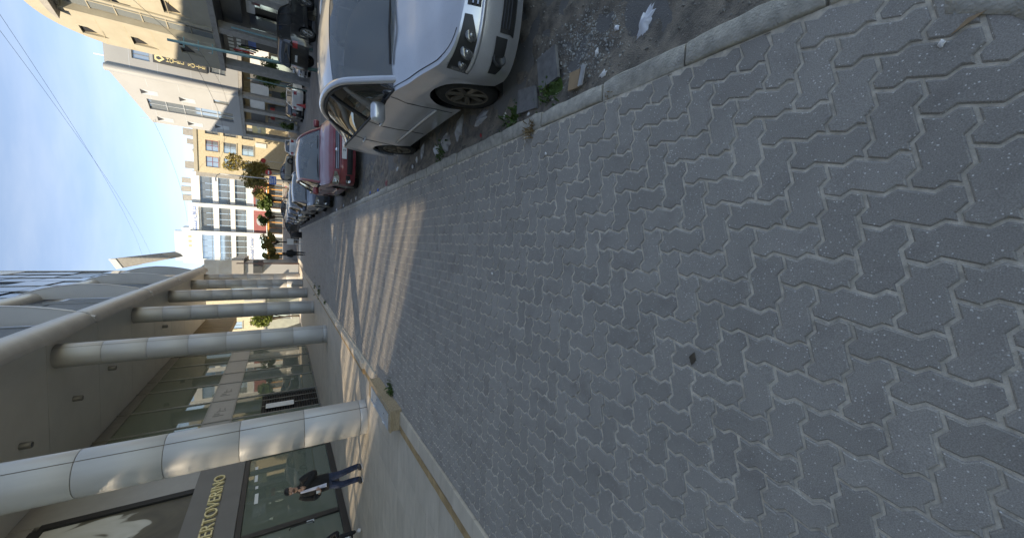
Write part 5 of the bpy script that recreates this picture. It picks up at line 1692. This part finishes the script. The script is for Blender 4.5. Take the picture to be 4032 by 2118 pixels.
# walker far down the pavement, seen from behind, all in black
pw = thing('person', 'person all in black walking away far down the pavement', 'person', (-1.30, 36.6, 0), 0, local=True)
K = 0.945
wj = [J(0, 0, .95, .13, .10), J(0, .0, 1.15, .15, .11), J(0, .0, 1.36, .17, .11), J(0, .01, 1.48, .06), J(0, .02, 1.57, .075), J(0, .02, 1.68, .095),
      J(.09, 0, .90, .10), J(.10, .09, .52, .075), J(.10, .02, .09, .055), J(-.09, 0, .90, .10), J(-.10, -.02, .52, .075), J(-.10, -.14, .12, .055),
      J(.21, 0, 1.40, .075), J(.30, -.02, 1.13, .06), J(.26, .12, .92, .045), J(-.21, 0, 1.40, .075), J(-.30, .0, 1.13, .06), J(-.27, .14, .94, .045)]
we = [(0, 1), (1, 2), (2, 3), (3, 4), (4, 5), (0, 6), (6, 7), (7, 8), (0, 9), (9, 10), (10, 11), (2, 12), (12, 13), (13, 14), (2, 15), (15, 16), (16, 17)]
skinned('body', wj, we, M['jacket'], pw)
MB().blob(k3(0, .02, 1.70), (.092, .10, .10), 3, .1, 3).build('hair', M['hair'], pw, smooth=True)
for x, y, z in ((.10, -.02, .04), (-.10, -.16, .06)):
    MB().blob(k3(x, y + .05, z), (.05, .12, .045), 1, .05, 2).build('shoe', M['shoe'], pw, smooth=True)
jw = MB(); ring_loft(jw, [(0, 0, .78, .20, .15), (0, 0, .95, .22, .16), (0, 0, 1.2, .25, .165), (0, 0, 1.36, .24, .15), (0, 0, 1.46, .12, .10), (0, 0, 1.52, .08, .08)])
jw.build('coat', M['jacket'], pw, smooth=True)

# second person sitting by the shop door, cut by the picture's edge: dark trousers, white trainers
ps = thing('person', 'person in black with white trainers sitting by the shop door', 'person', (-7.95, 10.12, 0), math.radians(35), local=True)
K = 0.95
sj = [J(0, 0, .22, .15, .12), J(0, .05, .45, .15, .11), J(0, .06, .70, .16, .11), J(0, .04, .84, .06), J(0, .02, .94, .085), J(0, .01, 1.03, .08),
      J(.10, -.03, .22, .10), J(.14, -.38, .50, .075), J(.16, -.62, .12, .05), J(-.10, -.03, .22, .10), J(-.13, -.42, .46, .075), J(-.10, -.70, .10, .05),
      J(.20, .04, .74, .07), J(.27, -.10, .52, .055), J(.16, -.32, .56, .042), J(-.20, .04, .74, .07), J(-.27, -.10, .52, .055), J(-.14, -.34, .54, .042)]
se = [(0, 1), (1, 2), (2, 3), (3, 4), (4, 5), (0, 6), (6, 7), (7, 8), (0, 9), (9, 10), (10, 11), (2, 12), (12, 13), (13, 14), (2, 15), (15, 16), (16, 17)]
skinned('body', sj, se, M['jacket'], ps)
MB().blob(k3(0, .03, 1.04), (.09, .10, .09), 3, .1, 3).build('hair', M['hair'], ps, smooth=True)
for x, y, z in ((.165, -.70, .05), (-.10, -.78, .05)):
    MB().blob(k3(x, y, z), (.05, .13, .055), 1, .05, 3).build('shoe', M['paper'], ps, smooth=True)
MB().blob(k3(.0, -.45, .32), (.12, .16, .10), 5, .35, 3).build('white_jumper', M['paper'], ps, smooth=True)
# ================================================================== STREET THINGS, PLANTS, LITTER
def leaf_cloud(mb, c, rad, n, size, seed, flat=0.5, clumps=9):
    r = random.Random(seed)
    cl = []
    for _ in range(clumps):
        while True:
            p = Vector((r.uniform(-1, 1), r.uniform(-1, 1), r.uniform(-1, 1)))
            if .25 < p.length < 1: break
        cl.append((p * .78, r.uniform(.25, .48)))
    for _ in range(n):
        q, cr_ = r.choice(cl)
        d = Vector((r.gauss(0, 1), r.gauss(0, 1), r.gauss(0, 1))).normalized() * cr_ * (r.random() ** .35)
        p = q + d
        P = Vector((c[0] + p.x * rad[0], c[1] + p.y * rad[1], c[2] + p.z * rad[2]))
        s = size * r.uniform(.6, 1.3)
        a = Vector((r.gauss(0, 1), r.gauss(0, 1), r.gauss(0, flat))).normalized(); b = a.cross(Vector((r.gauss(0, 1), r.gauss(0, 1), r.gauss(0, 1)))).normalized()
        m = P + b * s * .12
        mb.poly([P - a * s, P + b * s * .5, P + a * s, P - b * s * .5])
    return cl
def tree(name, label, loc, h, trunk_h, rad, n, size, lm, seed, group=None, clumps=9):
    t = thing(name, label, 'tree', loc, group=group, local=True)
    r = random.Random(seed)
    c = (0, 0, h - rad[2])
    cr_ = MB(); cl = leaf_cloud(cr_, c, rad, n, size, seed, clumps=clumps)
    k = MB()
    k.tube(spl([(0, 0, -.1), (r.gauss(0, .05), r.gauss(0, .05), trunk_h * .6), (0, 0, trunk_h), (0, 0, c[2] + rad[2] * .2)], 4), [v.x for v in spl([(.13, 0, 0), (.10, 0, 0), (.085, 0, 0), (.03, 0, 0)], 4)], 8)
    for q, _ in cl:
        e = (c[0] + q.x * rad[0], c[1] + q.y * rad[1], c[2] + q.z * rad[2])
        k.tube([(0, 0, trunk_h * .85), (e[0] * .45, e[1] * .45, (trunk_h + e[2]) / 2 + .1), e], [.06, .04, .015], 5)
    k.build('trunk', M['trunk'], t, smooth=True)
    cr_.build('crown', M[lm], t)
    return t
TG = 'street trees at the crossing'
tree('street_tree', 'autumn tree with ochre leaves before the ochre house', (9.3, 61.5, road_z(61)), 7.6, 2.4, (2.0, 1.9, 2.7), 3400, .15, 'leaf_o', 11, TG)
tree('street_tree', 'second autumn tree beside the blue parking sign', (6.9, 60.3, road_z(60)), 6.4, 2.2, (1.9, 1.7, 2.2), 2800, .14, 'leaf_o', 12, TG)
tree('clipped_tree', 'dense dark green clipped tree in front of the white office block', (5.2, 62.0, road_z(62)), 4.3, 1.9, (1.8, 1.5, 1.15), 2600, .15, 'leaf', 13, TG, 14)
tree('clipped_tree', 'small olive green tree next to the dark clipped one', (2.9, 63.5, road_z(63)), 3.9, 1.8, (1.3, 1.3, 1.0), 1500, .14, 'leaf', 14, TG)
tree('street_tree', 'ochre tree under the blue lettering of the white block', (-0.6, 60.5, road_z(60)), 3.7, 1.5, (1.5, 1.5, 1.1), 2200, .15, 'leaf_o', 15, TG)
tree('street_tree', 'low yellowing tree nearest the far end of the arcade', (-2.4, 61.8, road_z(61)), 3.4, 1.4, (1.2, 1.2, 1.0), 1700, .14, 'leaf_o', 16, TG)
tree('street_tree', 'round green tree by the teal lamp pole in front of the hotel', (14.2, 39.6, -.05), 3.9, 1.6, (1.15, 1.15, 1.25), 2200, .11, 'leaf', 17, clumps=12)
tree('ornamental_tree', 'sunlit yellow green tree seen between the columns', (-9.0, 49.2, 0), 4.9, 1.6, (1.3, 1.0, 1.3), 1500, .15, 'leaf_y', 18)
for i_, (x, y, lb) in enumerate(((14.9, 47.0, 'small dark shrub beside the hotel shop pillar'), (12.9, 51.0, 'small dark shrub by the far hotel shop'))):
    t = thing('potted_shrub', lb, 'shrub', (x, y, 0), local=True)
    MB().lathe([(0, 0), (.25, 0), (.32, .5), (.28, .5), (0, .45)], n=14).build('pot', M['conc'], t, smooth=True)
    m = MB(); leaf_cloud(m, (0, 0, 1.15), (.55, .55, .75), 500, .10, 30 + i_); m.build('foliage', M['leaf'], t)

# weeds
def weed(name, label, c, n, h, sp, lm, seed, cat='weed', group=None):
    r = random.Random(seed); m = MB()
    m.blob((c[0], c[1], c[2] - .040), (sp * 2.4, sp * 2.4, .016), seed, .2, 1)   # root clod that holds the blades together
    for _ in range(n):
        a = r.random() * 6.28; l = h * r.uniform(.5, 1.2); b = Vector((c[0] + r.gauss(0, sp), c[1] + r.gauss(0, sp), c[2] - .028))
        d = Vector((math.cos(a), math.sin(a), 0)); s = Vector((-d.y, d.x, 0)) * (.006 if lm == 'drygrass' else .014) * (l / .1)
        p1 = b + d * l * .35 + Vector((0, 0, l * .7)); p2 = b + d * l * .8 + Vector((0, 0, l * r.uniform(.5, 1.0)))
        m.poly([b - s * .3, b + s * .3, p1 + s, p1 - s]); m.poly([p1 - s, p1 + s, p2])
    return solo(name, m, M[lm], c, label, cat, group)
WG = 'weeds along the kerb'
weed('weed_tuft', 'green weeds by the kerb beside the front tyre of the silver sedan', (1.14, 3.05, -.08), 70, .07, .09, 'weed', 1, group=WG)
weed('weed_tuft', 'green weeds against the kerb next to the grey slab', (1.25, 2.48, -.08), 60, .06, .07, 'weed', 2, group=WG)
weed('weed_tuft', 'green weeds under the crumpled plastic bag at the kerb', (1.2, 4.85, -.08), 70, .08, .08, 'weed', 3, group=WG)
weed('dry_grass', 'dry grass tuft growing at the inner edge of the kerb', (.955, 2.58, .0), 60, .085, .028, 'drygrass', 4, 'grass')
weed('dry_grass', 'tiny reddish dry tuft in the kerb joint', (.96, 1.72, .0), 16, .05, .012, 'drygrass', 5, 'grass')
weed('weed_tuft', 'green weed at the foot of the stone service box', (-2.78, 6.9, 0), 90, .10, .07, 'weed', 6)
for i_, (x, y, n, h, sp, lb) in enumerate(((-2.93, 18.9, 40, .12, .08, 'weeds sprouting by the step near the second column'), (-2.92, 22.2, 55, .14, .2, 'bushy weeds on the step beyond the second column'), (-2.93, 25.2, 40, .13, .16, 'farthest weeds along the arcade step'))):
    weed('step_weeds', lb, (x, y, .02), n, h, sp, 'weed', 40 + i_, group='weeds on the arcade step')

# slabs, bags and scraps in the gutter
def quadslab(name, pts, z, th, m, label, cat, tilt=0.0):
    c = (sum(p[0] for p in pts) / len(pts), sum(p[1] for p in pts) / len(pts), z)
    mb = MB().prism([(x, y, z + tilt * (x - c[0])) for x, y in pts], (0, 0, th))
    return solo(name, mb, m, c, label, cat)
quadslab('slate_slab', [(1.56, 2.62), (1.58, 2.38), (1.33, 2.35), (1.30, 2.60)], -.088, .025, M['slate'], 'dark grey slate slab lying in the gutter by the gravel', 'slab', .08)
quadslab('slate_slab', [(1.40, 2.90), (1.36, 2.645), (1.17, 2.62), (1.20, 2.92)], -.085, .025, M['slate'], 'dusty slate slab half buried between the kerb and front tyre', 'slab', .03)
quadslab('cardboard_scrap', [(1.30, 2.20), (1.29, 2.09), (1.15, 2.08), (1.16, 2.19)], -.068, .012, M['card'], 'brown folded cardboard scrap leaning on the kerb', 'cardboard', -.15)
quadslab('plastic_strip', [(1.31, 2.075), (1.30, 2.035), (1.15, 2.03), (1.15, 2.07)], -.062, .012, M['bag2'], 'clear plastic strip beside the brown cardboard', 'plastic', -.2)
def crumple(name, c, r, seed, m, label, cat, sx=1, sy=1, rot=0, h=.01, cr_=.03, n=22, jag=.3, group=None):
    z = gz(c[0], c[1]) if c[0] > 1.07 else 0
    return flat_patch(name, (c[0], c[1], z + .006), r, n, seed, h, m, label, cat, jag=jag, sx=sx, sy=sy, rot=rot, crumple=cr_, group=group, rings=6)
LG = 'litter in the gutter'
crumple('plastic_bag', (1.385, 1.585), .105, 21, M['bag'], 'large crumpled white plastic bag in the gutter near the camera', 'bag', 1.05, .52, math.radians(-28), .012, .035, 30, .28, LG)
crumple('plastic_bag', (1.41, 4.31), .12, 22, M['bag2'], 'long translucent bag lying between the two tyres', 'bag', 1.2, .5, math.radians(-20), .03, .05, 26, .3, LG)
crumple('plastic_bag', (1.37, 3.74), .12, 23, M['bag2'], 'translucent bag just behind the front tyre', 'bag', .55, 1.3, math.radians(15), .02, .04, 26, .3, LG)
crumple('plastic_bag', (1.33, 4.72), .12, 24, M['bag2'], 'greyish bag heaped against the kerb by green weeds', 'bag', 1.0, .8, .4, .04, .08, 26, .35, LG)
crumple('plastic_bag', (1.31, 5.1), .10, 25, M['bag'], 'torn white bag close to the rear tyre', 'bag', .9, .6, .9, .02, .06, 24, .4, LG)
crumple('plastic_bag', (1.42, 5.75), .10, 26, M['bag2'], 'small limp bag in front of the rear tyre', 'bag', 1.2, .5, -.3, .02, .04, 24, .3, LG)
for i_, (x, y, r_, mm, lb, cat) in enumerate((
    (1.375, 1.98, .028, 'paper', 'small torn white paper by the gravel', 'paper'),
    (1.45, 1.80, .024, 'bag', 'little white wad above the gravel patch', 'paper'),
    (1.17, 1.86, .03, 'paper', 'white paper cup lid against the kerb', 'paper'),
    (1.28, 3.22, .028, 'paper', 'pale blue printed card near the front tyre', 'paper'),
    (1.34, 5.98, .05, 'paper', 'white tissue beside the rear tyre', 'paper'),
    (1.25, 6.15, .045, 'paper', 'square white napkin behind the rear tyre', 'paper'),
    (1.36, 7.15, .05, 'bag', 'white paper scrap lying on the bare soil between the cars', 'paper'),
    (1.19, 7.9, .08, 'redpanel', 'red and white crumpled wrapper at the kerb between the cars', 'wrapper'),
    (1.12, 8.6, .05, 'blue', 'blue and white wrapper against the kerb', 'wrapper'),
    (1.16, 9.45, .05, 'blue', 'bright blue scrap before the red sedan', 'wrapper'),
    (1.20, 11.5, .06, 'paper', 'white paper cup beside the red sedan', 'cup'),
    (1.18, 3.66, .025, 'red', 'red and white scrap by the kerb', 'wrapper'),
    (1.22, 2.86, .022, 'gold', 'tiny yellow wrapper in the weeds', 'wrapper'),
    (1.16, 2.76, .022, 'paper', 'tiny white scraps beside the slate slab', 'paper'),
    (1.22, 12.6, .07, 'paper', 'white litter under the side of the red sedan', 'paper'),
    (1.2, 14.2, .08, 'bag', 'white bag at the kerb behind the red sedan', 'bag'),
    (1.2, 16.4, .08, 'bag', 'white litter at the kerb by the blue sedan', 'bag'),
    (.68, .32, .012, 'paper', 'white pebble on a paver joint near the camera', 'pebble'),
    (.73, 2.36, .013, 'paper', 'white cigarette end on the pavers', 'cigarette end'),
    (-.27, 3.15, .018, 'paper', 'small white scrap on the middle of the pavement', 'paper'),
    (-.50, 4.55, .016, 'paper', 'white scrap further down the pavement', 'paper'),
    (.05, 15.6, .07, 'paper', 'white paper lying in the far sun streaks', 'paper'))):
    crumple('litter_scrap', (x, y), r_, 50 + i_, M[mm], lb, cat, 1, .7, i_ * .9, .004, r_ * .5, 12, .35, LG)
quadslab('dry_leaf', [(.70, .30), (.715, .275), (.74, .235), (.735, .27)], .001, .003, M['card'], 'pale dry leaf lying on the pavers near the camera', 'leaf')
quadslab('dry_leaf', [(-.56, 1.06), (-.52, 1.075), (-.49, 1.05), (-.53, 1.04)], .001, .004, M['trunk'], 'dark curled leaf on a paver joint', 'leaf')

# poles, signs, cone, wires
def pole(name, label, x, y, h, r, m, cat='pole', lean=(0, 0)):
    z = road_z(y)
    t = thing(name, label, cat, (x, y, z))
    MB().tube([(x, y, z - .1), (x + lean[0] * .5, y + lean[1] * .5, z + h * .5), (x + lean[0], y + lean[1], z + h)], [r * 1.25, r, r * .75], 10).build('shaft', M[m], t, smooth=True)
    return t
tp = pole('utility_pole', 'tall teal steel pole with wires before the honey stone building', 10.55, 27.0, 7.0, .09, 'teal', lean=(-.35, 0))
for z in (6.2, 5.6, 5.0):
    MB().tube([(10.0, 27, z), (10.55, 27, z)], .03, 6).build('cross_arm', M['teal'], tp)
    MB().lathe([(0, 0), (.05, 0), (.05, .14), (0, .14)], (10.02, 27, z + .03), 8).build('insulator', M['conc'], tp)
pole('lamp_pole', 'blue green pole behind the black off-roader', 13.3, 30.6, 4.6, .06, 'teal')
pole('lamp_pole', 'thin teal pole by the round green tree', 12.6, 37.2, 4.2, .05, 'teal')
rp_ = pole('ring_pole', 'brown post with an iron ring at the far end of the pavement', -3.0, 50.6, 6.0, .075, 'rust')
MB().lathe([(.26 + .03 * math.cos(a), .03 * math.sin(a)) for a in [math.pi * 2 * k / 8 for k in range(9)]], (-3.0, 50.6, 3.75), 22, 'Y').build('ring', M['rust'], rp_, smooth=True)
for k in range(4):
    a = math.pi * k / 4
    MB().tube([(-3.0 - .25 * math.cos(a), 50.6, 3.75 - .25 * math.sin(a)), (-3.0 + .25 * math.cos(a), 50.6, 3.75 + .25 * math.sin(a))], .02, 5).build('ring_bar', M['rust'], rp_)
lp = pole('lamp_post', 'slim pale lamp post rising behind the no entry sign', 7.6, 58.6, 7.8, .07, 'steel')
MB().tube([(7.6, 58.6, 8.2), (7.3, 58.2, 8.5), (6.9, 57.8, 8.5)], .04, 6).build('lamp_arm', M['steel'], lp)
MB().box((6.75, 57.65, 8.5), (.45, .3, .12)).build('lamp_head', M['steel'], lp)
def signpost(name, label, x, y, h, plate, cat='road sign'):
    z = road_z(y)
    t = thing(name, label, cat, (x, y, z))
    MB().tube([(x, y + .04, z), (x, y + .04, z + h)], .035, 8).build('post', M['steel'], t, smooth=True)
    plate(t, x, y, z + h)
def noentry(t, x, y, z):
    d = MB().lathe([(0, -.01), (.36, -.01), (.36, .01), (0, .01)], (x, y - .03, z - .2), 24, 'Y').build('disc', M['red'], t)
    MB().span((x - .24, y - .055, z - .27), (x + .24, y - .042, z - .13)).build('bar', M['white'], d)
signpost('no_entry_sign', 'round red no entry sign at the crossing', 8.15, 56.8, 3.0, noentry)
def bluesign(t, x, y, z):
    d = MB().span((x - .52, y - .03, z - .75), (x + .52, y - .01, z)).build('board', M['blue'], t)
    for k in range(3):
        MB().span((x - .38, y - .045, z - .22 - .2 * k), (x + .38 - .2 * (k % 2), y - .032, z - .14 - .2 * k)).build('writing', M['white'], d)
signpost('direction_sign', 'blue direction board with white writing next to the no entry sign', 7.2, 56.4, 2.75, bluesign)
def redsign(t, x, y, z):
    MB().lathe([(0, -.01), (.3, -.01), (.3, .01), (0, .01)], (x, y - .03, z - .2), 20, 'Y').build('disc', M['red'], t)
signpost('red_sign', 'small red round sign on the white shop front', 10.2, 60.5, 3.4, redsign)
for i_, (x, y, lb) in enumerate(((5.0, 55.0, 'dark bollard post nearest the crossing'), (3.6, 55.2, 'dark post left of the clipped tree'), (1.2, 55.5, 'dark post before the orange shopfront'))):
    pole('street_post', lb, x, y, 2.6, .045, 'rust')
cn = thing('traffic_cone', 'red traffic cone on the road behind the black hatchback', 'cone', (12.0, 39.5, road_z(40) + .03), local=True)
MB().lathe([(.17, .03), (.16, .05), (.05, .68), (.03, .70), (0, .70)], n=16).build('cone', M['red'], cn, smooth=True)
MB().span((-.2, -.2, 0), (.2, .2, .03)).build('foot', M['red'], cn)
# bin and white sign board by the walker
bn = thing('street_bin', 'black street bin standing by the kerb ahead of the walker', 'bin', (.35, 43.2, 0), local=True)
MB().lathe([(0, 0), (.30, 0), (.34, .85), (.30, .9), (0, .9)], n=16).build('drum', M['plastic'], bn, smooth=True)
bd_ = thing('notice_board', 'white notice board on a stand beside the walker', 'board', (-.35, 41.6, 0), local=True)
MB().span((-.28, -.02, .75), (.28, .02, 1.3)).build('board', M['paper'], bd_)
for x in (-.2, .2): MB().tube([(x, 0.03, 0), (x, 0.03, .9)], .025, 6).build('leg', M['steel'], bd_)
# flag cloth by the shops
fg_ = thing('hanging_flag', 'limp red white and green flag by the teal pole', 'flag', (11.2, 28.6, 3.4))
for k, c in enumerate(('red', 'paper', 'weed', 'black')):
    MB().grid(lambda u, v, k=k: (11.2 + .05 * math.sin(u * 9) + .12 * k, 28.6 + .06 * math.sin(v * 5 + u * 4), 4.2 - 1.0 * v - .12 * k), 4, 6).build('flag_strip', M[c], fg_, smooth=True)
# overhead wires
def wire(label, a, b, sag, r=.005):
    a, b = Vector(a), Vector(b)
    pts = [a.lerp(b, k / 16) - Vector((0, 0, sag * 4 * (k / 16) * (1 - k / 16))) for k in range(17)]
    return solo('overhead_wire', MB().tube(pts, r, 5), M['wire'], a, label, 'wire', 'overhead wires')
wire('upper thin wire crossing the blue sky', (6.9, 19.0, 9.4), (-3.6, 60, 15.5), .5)
wire('lower thin wire crossing the blue sky', (7.5, 17.0, 9.6), (-3.3, 62, 15.2), .5)
wire('dark cable from the teal pole across the honey stone facade', (13.7, 27, 10.8), (10.2, 27, 6.3), .15, .010)
wire('dark cable from the teal pole past the hotel sign', (10.2, 27, 6.3), (9.4, 62, 8.8), 1.2, .010)
wire('wire rising from the hotel roof corner to the far roofs', (11.6, 53, 13.0), (2.0, 76, 14.2), .5, .012)
wire('thin line along the hotel front from the teal pole', (10.2, 27, 5.7), (12.4, 52, 7.2), .8, .008)
scene.render.resolution_x, scene.render.resolution_y = 1024, 537
